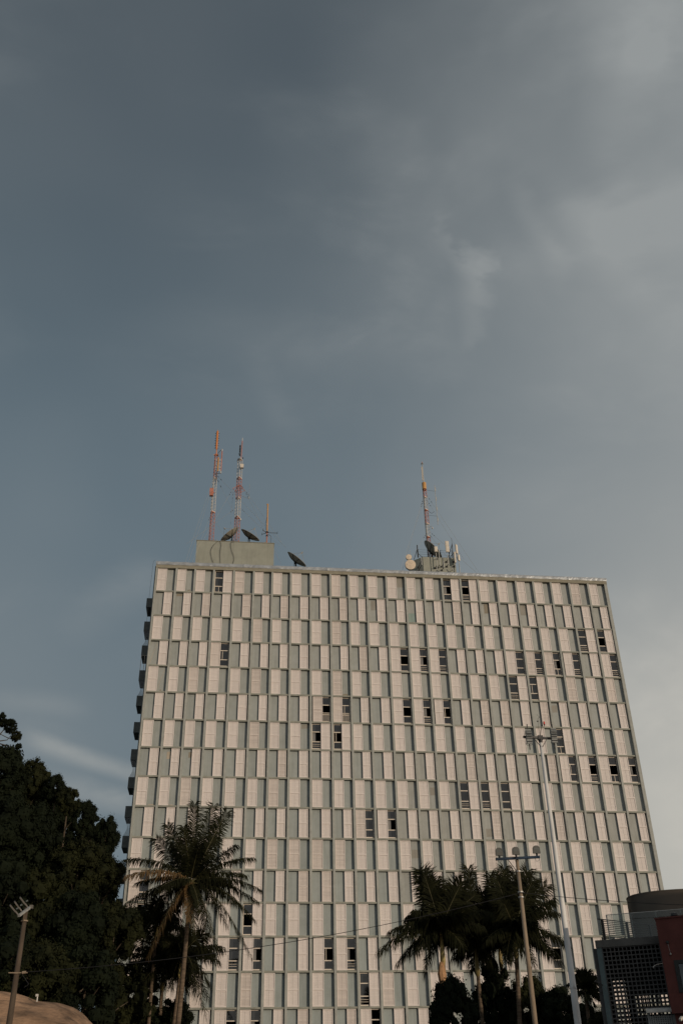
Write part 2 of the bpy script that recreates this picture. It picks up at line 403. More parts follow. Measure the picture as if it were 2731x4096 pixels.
# thin repaired cracks on the left bays
for pts_ in (((.75, .92), (.55, .70), (.30, .45), (.12, .12)),):
    for r, bb in ((3, 0), (4, 0)):
        xl, xr = cell(bb); w_ = xr-xl; xo = xl if r == 3 else xl+.53*w_; zz0 = Z0-H*(r+1)+.165
        for (u0, v0), (u1, v1) in zip(pts_, pts_[1:]):
            wall.cur = pk_; a_ = xo+u0*.45*w_; c_ = xo+u1*.45*w_
            wall.quad((c_-.015, .325, zz0+v1*2.7), (c_+.02, .325, zz0+v1*2.7), (a_+.02, .325, zz0+v0*2.7), (a_-.015, .325, zz0+v0*2.7))
wall.cur = None
wo = wall.build('wall', m_wall, bld)
b = MB()
b.box(-.02, XR+.02, 13.9, 14, 0, Z0+.40)
b.box(-.32, -.02, .331, 14, 0, Z0+.40); b.box(XR+.02, XR+.32, .331, 14, 0, Z0+.40)
b.box(-.3, XR+.3, .36, 13.9, Z0+.2, Z0+.38)
b.build('side_wall', m_side, bld)
for i in range(NB+1):
    b = MB()
    if i == 0: x0, x1 = -.19, 0
    elif i == NB: x0, x1 = XR, XR+.33
    else: x0, x1 = U[i]-.105, U[i]+.105
    # slightly wavering edges as on hand-rendered fins
    b.box(x0, x1, 0, .40, 0, Z0+.02)
    b.build('pillar', m_pillar, bld)
for k in range(1, NR+1):
    b = MB(); z = Z0-H*k
    b.box(-.05, XR+.05, .07, .38, z, z+.165); b.build('floor_slab', m_slab, bld)
b = MB(); b.box(-.21, XR+.34, -.02, .45, Z0, Z0+.40); b.build('roof_beam', m_beam, bld)
# crumpled flashing along the roof edge
b = MB(); n = 260; zz = [(.385, -.045), (.50, -.075), (.66, -.07), (.79, -.045), (.815, .02), (.815, .75)]
for i in range(n+1):
    x = -.26+(XR+.64)*i/n
    lap = .012 if (x % 3.1) < .12 else 0
    for j, (dz, y) in enumerate(zz):
        nn = mnoise.noise(V((x*1.1, dz*4, 3)))*.035+mnoise.noise(V((x*3.3, dz*6, 9)))*.02
        b.v.append((x, y-lap+(nn if 0 < j < 4 else nn*.3), Z0+dz+(mnoise.noise(V((x*1.6, 5, 1)))*.03 if j < 5 else 0)))
m_ = len(zz)
for i in range(n):
    for j in range(m_-1):
        a = i*m_+j; b.f.append((a, a+m_, a+m_+1, a+1)); b.t.append(None)
b.build('roof_flashing', m_flash, bld)

def shutter_geo(b, x0, x1, z0, z1, yf, t, mid=.5):
    st = .075; b.cur = t
    b.box(x0, x0+st, yf, yf+.06, z0, z1); b.box(x1-st, x1, yf, yf+.06, z0, z1)
    zm = z0+(z1-z0)*mid
    for a, c in ((z0, z0+.09), (zm-.045, zm+.045), (z1-.07, z1)):
        b.box(x0+st, x1-st, yf+.001, yf+.058, a, c)
    for (za, zb_) in ((z0+.09, zm-.045), (zm+.045, z1-.07)):
        qb = R.uniform(.96, .99); t2 = tuple(v*qb for v in t)  # louvre field tinted darker than the frame; recess shade put into the colour
        nl = 9; dz = (zb_-za)/nl
        for i in range(nl):                     # louvre blades, tilted
            a0 = za+i*dz; 
            qc = R.uniform(.97, 1.0) if t[0] > .93 else R.uniform(.87, 1.0); b.cur = tuple(v*qc for v in t2)
            b.quad((x0+st, yf+.034, a0), (x1-st, yf+.034, a0), (x1-st, yf+.048, a0+dz), (x0+st, yf+.048, a0+dz))
            b.quad((x0+st, yf+.048, a0), (x1-st, yf+.048, a0), (x1-st, yf+.034, a0), (x0+st, yf+.034, a0))
    xm = (x0+x1)/2
    b.cur = t
    b.box(xm-.012, xm+.012, yf+.024, yf+.04, z0+.09, z1-.07)
stuff = MB(); singles = 0
order = []
for r in range(NR):
    for bb in range(NB):
        xl, xr = cell(bb); w = xr-xl
        side, k = wins.get((r, bb), (None, 0))
        zb = Z0-H*(r+1)+.175; zt = Z0-H*r-.02
        if side is None: right = (r % 2 == 1)
        else: right = (side == 'L')
        jit = R.uniform(-.015, .015)
        if side is not None:
            x0, x1 = (xl+.475*w, xr-.05) if right else (xl+.03, xl+.535*w)
            if not right and R.random() < .3: x0 += .1; x1 += .06
        else:
            x0, x1 = (xl+.475*w+jit, xr-.15+jit) if right else (xl+.015+max(0, jit), xl+.53*w+jit)
        age = R.random()
        qa = R.uniform(.90, .96); t = (1, 1, 1) if age < .85 else tuple(qa*c for c in (1, .985, .965))
        d = R.uniform(.95, 1.0); t = tuple(v*d for v in t)
        order.append((r, bb, x0, x1, zb, zt, t))
keep = [o for o in order if o[0] in (11, 12, 13, 14)]
rest = [o for o in order if o not in keep]
keep += [o for o in rest if o[0] == 15 and 9 <= o[1] <= 12][:4]; rest = [o for o in rest if o not in keep]
for r, bb, x0, x1, zb, zt, t in keep[:100]:
    b = MB(); shutter_geo(b, x0, x1, zb, zt, .125, t); b.build('shutter', m_shut, bld)
for r, bb, x0, x1, zb, zt, t in rest+keep[100:]:
    shutter_geo(stuff, x0, x1, zb, zt, .125, t)
so_ = stuff.build('shutter', m_shut, bld); so_['kind'] = 'stuff'
# open windows
Rn = random.Random(3)
for (r, bb), (side, k) in wins.items():
    xl, xr = cell(bb); w = xr-xl
    x0, x1 = (xl+.01, xl+.49*w) if side == 'L' else (xl+.51*w, xr-.01)
    z0 = Z0-H*(r+1)+.22; z1 = Z0-H*r-.02
    rm = MB()
    y0, y1 = .331, 2.6
    rm.quad((x0-.4, y1, z0-.1), (x1+.4, y1, z0-.1), (x1+.4, y1, z1+.05), (x0-.4, y1, z1+.05))
    rm.quad((x0-.4, y0+.1, z0-.1), (x0-.4, y1, z0-.1), (x0-.4, y1, z1+.05), (x0-.4, y0+.1, z1+.05))
    rm.quad((x1+.4, y0+.1, z0-.1), (x1+.4, y1, z0-.1), (x1+.4, y1, z1+.05), (x1+.4, y0+.1, z1+.05))
    rm.quad((x0-.4, y0+.1, z0-.1), (x1+.4, y0+.1, z0-.1), (x1+.4, y1, z0-.1), (x0-.4, y1, z0-.1))
    rm.quad((x0-.4, y0+.1, z1+.05), (x1+.4, y0+.1, z1+.05), (x1+.4, y1, z1+.05), (x0-.4, y1, z1+.05))
    wn = rm.build('window', m_room, bld)
    f = MB(); fw_ = .06; yf, yb = .285, .345
    hh = z1-z0; za = z0+.29*hh; zc = z0+.68*hh
    f.box(x0, x0+fw_, yf, yb, z0, z1); f.box(x1-fw_, x1, yf, yb, z0, z1)
    for a, c, pr in ((z0, z0+.09, .02), (za-.04, za+.04, .015), (zc-.04, zc+.04, .015), (z1-.06, z1, 0)):
        f.box(x0+fw_, x1-fw_, yf-pr, yb, a, c)
    kind = Rn.random()
    if kind < .25: f.box((x0+x1)/2-.022, (x0+x1)/2+.022, yf+.01, yb-.01, z0+.09, za-.04)
    elif kind < .6:
        for q in (.33, .62): f.box(x0+fw_, x1-fw_, yf-.03, yf-.005, z0+.09+(za-z0-.13)*q, z0+.09+(za-z0-.13)*q+.03)
    if kind > .82: f.box(x0+.26, x0+.30, yf+.01, yb-.01, za+.04, zc-.04)
    if (r, bb) in ((5, 8), (5, 9)):
        for i in range(8):
            xx = x0+.09+i*(x1-x0-.16)/7; f.box(xx-.012, xx+.012, yf-.06, yf-.035, z0+.06, za+.16)
        f.box(x0+.02, x1-.02, yf-.065, yf-.03, za+.16, za+.20)
    sub(f, 'frame', m_frame, wn)
    openmid = Rn.random() < .35
    for (a, c, op) in ((z0+.09, za-.04, False), (za+.04, zc-.04, openmid), (zc+.04, z1-.06, False)):
        if op: continue
        g = MB(); g.quad((x0+fw_, .318, a), (x1-fw_, .318, a), (x1-fw_, .318, c), (x0+fw_, .318, c)); sub(g, 'pane', m_pane, wn)
    if Rn.random() < .4 or r == 9:
        g = MB(); m0 = 12; cx0, cx1 = (x0+.05, x0+.05+Rn.uniform(.2, .4))
        for i in range(m0):
            xa = cx0+(cx1-cx0)*i/m0; xb = cx0+(cx1-cx0)*(i+1)/m0
            ya = .40+.03*(i % 2); yb2 = .40+.03*((i+1) % 2)
            g.quad((xa, ya, z0+.05), (xb, yb2, z0+.05), (xb, yb2, z1-.05), (xa, ya, z1-.05))
        sub(g, 'curtain', m_curt, wn)
# balconies on the left side
for k in range(1, 15):
    z = Z0-H*k; b = MB()
    x0, x1, y0, y1 = -1.27, -.32, 3.9, 6.3
    b.box(x0, x1, y0, y1, z, z+.12)
    b.box(x0, x1, y0, y0+.1, z+.12, z+1.12); b.box(x0, x1, y1-.1, y1, z+.12, z+1.12); b.box(x0, x0+.1, y0+.1, y1-.1, z+.12, z+1.12)
    bo = b.build('balcony', m_balc, bld)
    if k in (3, 5, 8, 10):                      # hanging safety nets up to the balcony above
        g = MB(); nn = 10
        for i in range(nn):
            za_, zb_ = z+1.12+1.78*i/nn, z+1.12+1.78*(i+1)/nn
            def sg(zq): u = (zq-z-1.12)/1.78; return x0+.02+.35*sin(pi*u)*(.9)
            g.quad((sg(za_), y0+.05, za_), (sg(zb_), y0+.05, zb_), (x1, y0+.05, zb_), (x1, y0+.05, za_))
            g.quad((sg(za_), y0+.05, za_), (sg(za_), y1-.05, za_), (sg(zb_), y1-.05, zb_), (sg(zb_), y0+.05, zb_))
        sub(g, 'safety_net', m_net, bo)
    if k == 4:
        g = MB()
        for xx in (x0+.02, x0+.38, x1-.06): g.box(xx, xx+.05, y0+.02, y0+.07, z+1.12, z+H)
        g.box(x0+.02, x1, y0+.02, y0+.07, z+H-.06, z+H-.001); sub(g, 'glazing_bars', m_frame, bo)
# roof houses
p0 = at(788, 2162, 4); p1 = at(1096.5, 2175, 4)
RZ = Z0+.40
b = MB(); b.box(p0.x, p1.x, 4, 12.5, Z0+.38, p0.z)
b.build('roof_house', m_pent, bld)
b = MB(); b.box(p0.x-.05, p1.x+.05, 3.95, 12.55, p0.z+.002, p0.z+.07); b.build('coping', m_beam, bld)
PH1 = p0.z+.07
q0 = at(1660, 2226, 3.2); q1 = at(1819, 2233, 3.2)
b = MB(); zt = q0.z; ch = .9
pts = [(q0.x, 4.1), (q0.x+ch, 3.2), (q1.x, 3.2), (q1.x+.05, 9), (q0.x, 9)]
n0 = len(pts)
for i in range(n0):
    a, c = pts[i], pts[(i+1) % n0]
    b.quad((a[0], a[1], Z0+.38), (c[0], c[1], Z0+.38), (c[0], c[1], zt), (a[0], a[1], zt))
for (x, y) in pts: b.v.append((x, y, zt))
b.f.append(tuple(range(len(b.v)-n0, len(b.v)))); b.t.append(None)
b.build('roof_house', m_pent, bld)
PH2 = zt
# cables hanging down the front of the left roof house (crop origin 740,1700)
def c1(x, y, Y): return at(740+x*.33163, 1700+y*.33163, Y)
def c2(x, y, Y): return at(1580+x*.24235, 1800+y*.24235, Y)
def spline(pts, n=8):
    pts = [V(p) for p in pts]; out = []
    P = [pts[0]]+pts+[pts[-1]]
    for i in range(1, len(P)-2):
        for j in range(n):
            t = j/n; a, b_, c, d = P[i-1], P[i], P[i+1], P[i+2]
            out.append(.5*((2*b_)+(c-a)*t+(2*a-5*b_+4*c-d)*t*t+(3*b_-a-3*c+d)*t**3))
    out.append(pts[-1]); return out
for lab, pts in (('black cable draped down left of the roof house front, first from its left corner', [(400, 1400), (345, 1450), (312, 1520), (322, 1600), (342, 1660)]),
                 ('thin cable hanging nearly straight down the roof house front below the tilted dish', [(420, 1400), (436, 1440), (425, 1540), (428, 1662)]),
                 ('black cable curling down the roof house front below the lattice mast with a platform', [(600, 1408), (555, 1420), (560, 1500), (585, 1570), (592, 1620), (580, 1668)])):
    b = MB(); b.path(spline([c1(x, y, 3.90) for x, y in pts]), .020, 6, True); tag(b.build('cable', m_cable), lab, 'cable', 'cables on the roof house')
# thin lightning wire running down outside the left edge
b = MB(); pp = [(-.36, .0, Z0+.95), (-.55, -.02, Z0+.6), (-.58, .0, Z0-1), (-.62, .0, Z0-3), (-.62, 0, Z0-8)]
b.path(spline(pp), .012, 5); b.build('lightning_wire', m_cable, bld)

# ------------------------------------------------------------------ roof equipment
def lattice(root, x, y, z0, z1, w0, w1, bands, rot=.3):
    """triangular lattice mast; bands = [(za, zb, material)]"""
    def leg(k, z):
        t = (z-z0)/(z1-z0); rr = (w0+(w1-w0)*t)*.577; a = rot+k*2*pi/3
        return V((x+rr*cos(a), y+rr*sin(a), z))
    for za, zb, mt in bands:
        b = MB(); step = .48; n = max(1, int(round((zb-za)/step)))
        for k in range(3):
            b.tube(leg(k, za), leg(k, zb), .034, n=6)
        for i in range(n):
            a = za+(zb-za)*i/n; c = za+(zb-za)*(i+1)/n
            for k in range(3):
                k2 = (k+1) % 3
                b.tube(leg(k, a), leg(k2, c), .016, n=4)
                b.tube(leg(k, a), leg(k2, a), .014, n=4)
        for k in range(3):
            for zq in (za+.03, zb-.05): b.bar(leg(k, zq), leg((k+1) % 3, zq), .05, .10)
        b.build('mast_section', mt, root)
    return leg
def guys(root, lst, r=.011):
    for a, c in lst:
        b = MB(); b.tube(a, c, r, n=4); b.build('guy_wire', m_galv, root)
        a, c = V(a), V(c)
        b = MB()
        for t in (.05, .09): b.tube(a+(c-a)*t, a+(c-a)*(t+.012), .035, n=6)
        b.build('insulator', m_dark, root)

# mast 1
YM = 7.0
ba = c1(312, 1395, YM); ta = c1(372, 352, YM)
cx, cy = ba.x, YM
zl = lambda y: c1(345, y, YM).z
m1 = thing('lattice_mast', 'leftmost red and white lattice mast with an orange antenna on its top', 'antenna mast', (cx, cy, PH1), 'lattice masts on the roof')
b0 = PH1-.02
leg = lattice(m1, cx, cy, b0, zl(355), .62, .40, [(b0, zl(1050), m_red), (zl(1050), zl(640), m_white), (zl(640), zl(355), m_red)])
top = zl(355)
b = MB(); b.box(cx-.16, cx+.16, cy-.16, cy+.16, top-.12, top+.02); b.tube((cx, cy, top), (cx, cy, zl(285)), .06)
b.box(cx-.3, cx+.28, cy-.1, cy-.02, top-.18, top-.06)
b.build('top_bracket', m_orange, m1)
zs, ze = zl(290), zl(76)
b = MB(); b.box(cx-.10, cx+.10, cy-.10, cy+.10, zs, ze); b.tube((cx, cy, ze), (cx, cy, ze+.25), .04)
b.build('panel_antenna', m_orange, m1)
b = MB(); n = 14
for i in range(n):
    z = zs+.15+(ze-zs-.3)*i/(n-1)
    b.box(cx-.17, cx-.10, cy-.08, cy+.08, z, z+.12)
    if i % 2 == 0: b.box(cx-.32, cx-.1, cy-.02, cy+.02, z, z+.04); b.box(cx+.1, cx+.26, cy-.02, cy+.02, z, z+.04)
b.build('antenna_elements', m_dark, m1)
a0 = c1(400, 560, YM-.2); a1 = c1(406, 395, YM-.2)
b = MB(); xx = (a0.x+a1.x)/2; b.box(xx-.07, xx+.07, YM-.3, YM-.16, a0.z, a1.z); b.build('antenna_strip', m_ochre, m1)
b = MB()
for q in (415, 428, 458, 472, 498, 512, 540, 553):
    z = c1(424, q, YM-.25).z; b.box(xx+.1, xx+.36, YM-.27, YM-.24, z-.035, z+.035)
    b.box(xx-.42, xx-.12, YM-.2, YM-.17, z-.03, z+.03)
b.build('antenna_plates', m_white, m1)
a0 = c1(437, 585, YM-.2); a1 = c1(446, 290, YM-.2); xx = (a0.x+a1.x)/2
b = MB(); b.tube((xx, YM-.2, a0.z+.35), (xx, YM-.2, a1.z-.35), .065); b.build('antenna_tube', m_red, m1)
b = MB(); b.tube((xx, YM-.2, a0.z), (xx, YM-.2, a0.z+.35), .06); b.tube((xx, YM-.2, a1.z-.35), (xx, YM-.2, a1.z), .06); b.build('tube_end', m_white, m1)
b = MB(); b.path(spline([(xx, YM-.2, a1.z-.05), (xx-.45, YM-.2, a1.z-.6), (cx+.25, YM-.1, a1.z-1.2)]), .03, 6)
b.path(spline([(xx, YM-.2, a0.z+.05), (xx-.6, YM-.25, a0.z-.1), (cx+.25, YM-.1, a0.z-.35), (cx+.1, YM, a0.z-1.6)]), .035, 6); b.build('feed_cable', m_cable, m1)
a0 = c1(296, 850, YM-.5); a1 = c1(347, 765, YM-.5)
b = MB(); b.box(a0.x, a1.x, YM-.6, YM-.25, a0.z, a1.z); b.box(a1.x, cx+.1, YM-.4, YM-.3, a0.z+.5, a0.z+.6); b.build('equipment_box', m_red, m1)
b = MB(); gx = c1(365, 1330, YM).x
for xx_ in (gx-.22, gx+.22): b.tube((xx_, YM-.5, PH1), (xx_, YM-.5, PH1+1.7), .02, n=5)
for i in range(8): b.tube((gx-.22, YM-.5, PH1+.2+i*.2), (gx+.22, YM-.5, PH1+.2+i*.2), .014, n=4)
b.build('access_ladder', m_galv, m1)
edge1 = [c1(-10, 1650, 1.2), c1(30, 1650, 1.2), c1(75, 1652, 1.0)]
for e in edge1: e.z = Z0+.8
guys(m1, [(leg(0, zl(480)), edge1[0]), (leg(0, zl(560)), edge1[1]), (leg(1, zl(1080)), edge1[2]), (leg(2, zl(600)), (cx+9, 11, Z0+.6)), (leg(2, zl(590)), (cx+9, 5, PH1)), (leg(1, zl(1060)), (cx+3.6, 9, PH1))])

# mast 2
YN = 7.6; ba = c1(620, 1395, YN); cx, cy = ba.x, YN
zl = lambda y: c1(640, y, YN).z
m2 = thing('lattice_mast', 'lattice mast with a flared star platform halfway up, on the left roof house', 'antenna mast', (cx, cy, PH1), 'lattice masts on the roof')
leg = lattice(m2, cx, cy, b0, zl(410), .66, .60, [(b0, zl(1115), m_red), (zl(1115), zl(880), m_white), (zl(880), zl(640), m_red), (zl(640), zl(410), m_white)], .52)
b = MB(); z = zl(410)
b.quad(leg(0, z), leg(1, z), leg(2, z), leg(2, z-.01)); b.build('top_plate', m_mesh, m2)
z190 = zl(190); z160 = zl(158)
b = MB(); b.tube((cx+.1, cy, z-.3), (cx+.16, cy, z190), .055); b.build('spire', m_red, m2)
b = MB(); b.tube((cx+.16, cy, z190), (cx+.16, cy, z160), .045); b.tube((cx+.16, cy, z160), (cx+.16, cy, z160+.18), .012, n=4); b.build('spire_tip', m_white, m2)
b = MB()
for i, q in enumerate((248, 262, 278, 290, 303, 318, 335, 352, 368)):
    zq = zl(q); b.box(cx-.16-.02*(i % 2), cx+.02, cy-.06, cy+.06, zq-.05, zq+.05)
b.path(spline([(cx+.05, cy, z+.1), (cx-.3, cy, z+.02), (cx-.36, cy-.1, z-.5)]), .03, 6)
b.path(spline([(cx-.1, cy, zl(330)), (cx-.24, cy, zl(345)), (cx-.14, cy, zl(360))]), .02, 5)
b.build('whip_elements', m_dark, m2)
b = MB(); b.tube((cx+.33, cy, z), (cx+.33, cy, z+.1), .03); b.lathe((cx+.33, cy, z+.1), [(0, 0), (.06, .02), (.05, .2), (0, .24)], 10); b.build('beacon_lamp', m_dark, m2)
a0 = c1(667, 520, YN-.5)
b = MB(); b.box(a0.x, a0.x+.42, YN-.75, YN-.45, a0.z-.05, a0.z+.5); b.box(a0.x+.05, a0.x+.15, YN-.45, YN, a0.z+.1, a0.z+.2); b.build('equipment_box', m_radome, m2)
zt_ = zl(722); zb_ = zl(780)
b = MB()
for k in range(6):
    a = .2+k*pi/3; e = V((cx+.78*cos(a), cy+.78*sin(a), zb_)); i_ = V((cx+.2*cos(a), cy+.2*sin(a), zb_-.35))
    b.bar((cx, cy, zt_), e, .055); b.bar(i_, e, .035)
b.build('star_platform', m_red, m2)
b = MB(); e = c1(772, 892, YN-.3); b.tube(c1(672, 848, YN-.2), e, .022, n=5); b.tube(e, e+V((0, 0, .35)), .04, n=6)
b.tube(e+V((0, 0, .3)), e+V((.02, 0, 2.2)), .012, n=4); b.build('whip_antenna', m_galv, m2)
e = c1(670, 1140, YN-.4)
b = MB(); b.lathe(e, [(0, -.14), (.09, -.09), (.11, 0), (.10, .1), (0, .14)], 12); b.tube(e+V((0, 0, .1)), (cx+.2, cy, e.z+.12), .02, n=5); b.build('camera_dome', m_white, m2)
P60 = V((cx+5.3, 6, PH1))
guys(m2, [((cx-.78, cy, zb_), (cx-4.2, 5.2, PH1)), ((cx+.78, cy, zb_), (cx+5.4, 5.2, PH1+.9)), ((cx+.7, cy, zb_), (cx+5.6, 9, PH1)), (leg(0, zl(990)), (cx+5.2, 4.6, PH1)), (leg(1, zl(1000)), (cx-5.8, 5.0, PH1)), ((cx-.7, cy+.2, zb_), (cx-1, 11.5, PH1))])

# yellow pole antenna
YP = 5.6; a0 = c1(986, 1420, YP); a1 = c1(991, 953, YP); cx = a0.x
pa = thing('pole_antenna', 'yellow pole antenna with stubby side arms near right end of the left roof house', 'antenna', (cx, YP, PH1))
zq = c1(988, 1290, YP).z
b = MB(); b.tube((cx, YP, zq), (cx, YP, a1.z), .085); b.box(cx-.14, cx+.1, YP-.05, YP+.05, a1.z-.12, a1.z); b.build('pole', m_ochre, pa)
b = MB(); b.tube((cx, YP, PH1-.02), (cx, YP, zq), .07); b.build('pole_base', m_red, pa)
b = MB()
for an, l in ((0, 1.25), (2.5, .75), (3.9, .7)):
    e = V((cx+l*cos(an), YP+l*sin(an), zq-.1)); b.tube((cx, YP, zq-.1), e, .03, n=6); b.tube(e-V((0, 0, .12)), e+V((0, 0, .22)), .025, n=6)
b.tube((cx, YP, zq-.1), (cx, YP, zq+.02), .17, n=10); b.tube((cx, YP, zq-.6), (cx, YP, zq-.5), .14, n=10)
b.path(spline([(cx-.03, YP-.08, zq+2), (cx-.2, YP-.1, zq+1.2), (cx-.15, YP-.1, zq+.2)]), .02, 5)
b.path(spline([(cx+.05, YP-.1, zq-.4), (cx+.5, YP-.2, zq-.8), (cx+.35, YP-.2, PH1+.1)]), .02, 5)
b.build('side_arms', m_dark, pa)
b = MB(); b.tube((cx-1.2, YP-.6, PH1), (cx-.02, YP, PH1+1.15), .03, n=6); b.build('strut', m_conc, pa)

def imn(a_, b2, v_): return (RX*a_+UX*b2).normalized()*sqrt(1-v_*v_)+FW*v_
def dish(label, c, nrm, rad, dep, base, group='mesh dishes on the roof', feed=1.0, upr=(0, 0, 1)):
    c = V(c); nrm = V(nrm).normalized(); base = V(base)
    t = thing('satellite_dish', label, 'satellite dish', base, group)
    b = MB(); n = 28
    prof = [(rad*q, dep*q*q) for q in (0, .2, .4, .6, .8, 1.0)]
    o0 = c-nrm*dep
    b.lathe(o0, prof, n, nrm); b.lathe(o0-nrm*.02, [(r_, h_) for r_, h_ in prof][::-1], n, nrm)
    b.lathe(o0, [(rad, dep), (rad+.03, dep), (rad+.03, dep-.04), (rad, dep-.04)], n, nrm)
    b.build('reflector', m_mesh, t, smooth=True)
    b = MB(); a = V((0, 0, 1)) if abs(nrm.z) < .9 else V((1, 0, 0)); u = nrm.cross(a).normalized(); w = nrm.cross(u)
    for k in range(8):
        d = u*cos(k*pi/4)+w*sin(k*pi/4)
        b.path([o0+d*rad*q+nrm*(dep*q*q-.045) for q in (0, .25, .5, .75, 1)], .028, 5)
    b.build('rib', m_dark, t)
    fp = c+nrm*rad*feed*.75
    b = MB()
    for k in range(3):
        d = u*cos(k*2.09+.5)+w*sin(k*2.09+.5); b.tube(c+d*rad*.98, fp, .016, n=4)
    b.tube(fp-nrm*.16, fp+nrm*.10, .07, n=8); b.build('feed_horn', m_galv, t)
    b = MB(); mid = o0-nrm*.12
    b.tube(base, (base.x, base.y, mid.z-.1), .07); b.bar((base.x, base.y, mid.z-.15), mid, .14); b.tube(mid, o0, .12)
    b.bar(base+V((.35, 0, .02)), mid-V((0, 0, .1)), .04); b.bar(base+V((-.3, .2, .02)), mid-V((0, 0, .1)), .04)
    b.build('mount', m_dark, t)
    return t
ca = c1(536, 1318, 5.2); dish('large mesh dish leaning left with its rim near vertical, beside the middle mast', ca, imn(-.65, .76, .20), 1.28, .36, (ca.x+.35, 5.1, PH1))
cb = c1(790, 1326, 5.2); dish('large mesh dish facing up right, between the middle mast and the yellow pole', cb, imn(.53, .85, .26), 1.24, .36, (cb.x-.1, 5.2, PH1))
cc = c1(1350, 1617, 1.6); dish('lone brown mesh dish on the roof edge right of the left roof house', cc, imn(.62, .78, .24), 1.30, .36, (cc.x-.1, 1.8, Z0+.42))
b = MB(); b.box(cc.x-1.5, cc.x+1.1, 1.1, 1.25, Z0+.86, Z0+.95); b.box(cc.x-1.5, cc.x-1.4, 1.1, 1.25, Z0+.4, Z0+.86); b.box(cc.x+1, cc.x+1.1, 1.1, 1.25, Z0+.4, Z0+.86); tag(b.build('rail', m_galv), 'low steel rail on the roof edge just under the lone brown dish', 'rail')
cd = c1(640, 1398, 5.0); b = MB(); cd.z = PH1+.04
b.lathe((cd.x, 5.0, PH1+.0), [(.42, 0), (.40, .10), (.28, .2), (.1, .26), (0, .27)], 18); tag(b.build('roof_vent', m_mesh), 'small dark domed vent at the foot of the middle mast', 'vent')
cD = c2(625, 1640, 4.6); dish('dark mesh dish crowded behind the antennas of the right roof house', cD, imn(.74, .67, .26), 1.42, .45, (cD.x-.1, 4.8, PH2))

# right-hand mast
YR = 6.2; ba = c2(565, 1750, YR); cx, cy = ba.x, YR
zl = lambda y: c2(530, y, YR).z
m3 = thing('lattice_mast', 'lattice mast with an ochre drum near its top, on the right roof house', 'antenna mast', (cx, cy, PH2), 'lattice masts on the roof')
z0_ = PH2-.02
leg = lattice(m3, cx, cy, z0_, zl(660), .50, .42, [(z0_, zl(1435), m_red), (zl(1435), zl(1215), m_white), (zl(1215), zl(990), m_red), (zl(990), zl(780), m_white), (zl(780), zl(660), m_red)], .1)
b = MB(); za_ = zl(662); zb_ = zl(555)
b.lathe((cx-.02, cy-.1, za_), [(0, 0), (.27, .01), (.27, zb_-za_), (.2, zb_-za_+.02), (0, zb_-za_+.02)], 18); b.build('drum', m_ochre, m3, smooth=False)
b = MB(); b.tube((cx, cy, zb_), (cx-.04, cy, zl(235)), .06, n=8); b.tube((cx-.04, cy, zl(235)), (cx-.04, cy, zl(228)), .16, n=8); b.build('spire', m_galv, m3)
b = MB()
for q in range(290, 500, 16): b.tube((cx-.1, cy-.05, zl(q)), (cx-.2, cy-.05, zl(q+10)), .05, n=6)
b.build('antenna_elements', m_radome, m3)
b = MB(); zz_ = zl(228); b.tube((cx-.04, cy, zz_), (cx-.04, cy, zz_+.1), .03); b.lathe((cx-.04, cy, zz_+.1), [(0, 0), (.05, .02), (.04, .17), (0, .2)], 10); b.build('beacon_lamp', m_red, m3)
b = MB(); b.path(spline([(cx-.25, cy-.1, zb_), (cx-.25, cy-.2, zl(800)), (cx-.27, cy-.2, zl(1200)), (cx-.24, cy-.2, z0_+.2)]), .035, 6)
b.path(spline([leg(0, zl(1000)), (cx+.7, cy, zl(1040)), (cx+1.0, cy, zl(1010))]), .02, 5); b.build('feed_cable', m_cable, m3)
e = c2(613, 1290, YR-.3); b = MB(); b.lathe(e, [(0, -.12), (.08, -.08), (.10, 0), (.08, .1), (0, .13)], 12); b.path(spline([e+V((0, 0, .12)), e+V((-.1, 0, .3)), (cx+.2, cy, e.z+.25)]), .02, 5); b.build('camera_dome', m_white, m3)
ax = c2(675, 900, YR).x
b = MB(); b.tube((ax, YR, zl(1230)), (ax, YR, zl(575)), .032); 
for q in (640, 800, 960, 1140): b.box(ax+.03, ax+.1, YR-.02, YR+.02, zl(q+30), zl(q-30))
b.build('collinear_antenna', m_galv, m3)
b = MB(); b.tube((cx+.1, YR, zl(660)), (ax, YR, zl(675)), .016, n=4); b.tube((cx+.1, YR, zl(1078)), (ax, YR, zl(1085)), .016, n=4); b.build('side_arm', m_dark, m3)
gA = c2(68, 1965, .6); gA.z = Z0+.82; gB = c2(1408, 2010, .6); gB.z = Z0+.82
guys(m3, [(leg(1, zl(775)), gA), (leg(1, zl(800)), gA+V((.25, 2, 0))), (leg(0, zl(740)), gB), (leg(1, zl(1370)), gA+V((.3, 0, 0))), (leg(0, zl(1345)), gB-V((.1, 0, 0))), (leg(0, zl(830)), (cx+3.5, 3.4, PH2)), (leg(0, zl(1400)), (cx+1.6, 3.4, PH2))])
for g, lb in ((gA, 'small rusty anchor at the roof edge where left guy wires of the drum mast end'), (gB, 'small rusty anchor at the roof edge where right guy wires of the drum mast end')):
    b = MB(); b.box(g.x-.11, g.x+.11, g.y-.08, g.y+.08, g.z-.02, g.z+.08); b.tube((g.x, g.y, g.z+.08), (g.x, g.y, g.z+.24), .05, .02, n=6); tag(b.build('guy_anchor', m_red), lb, 'anchor', 'guy wire anchors')

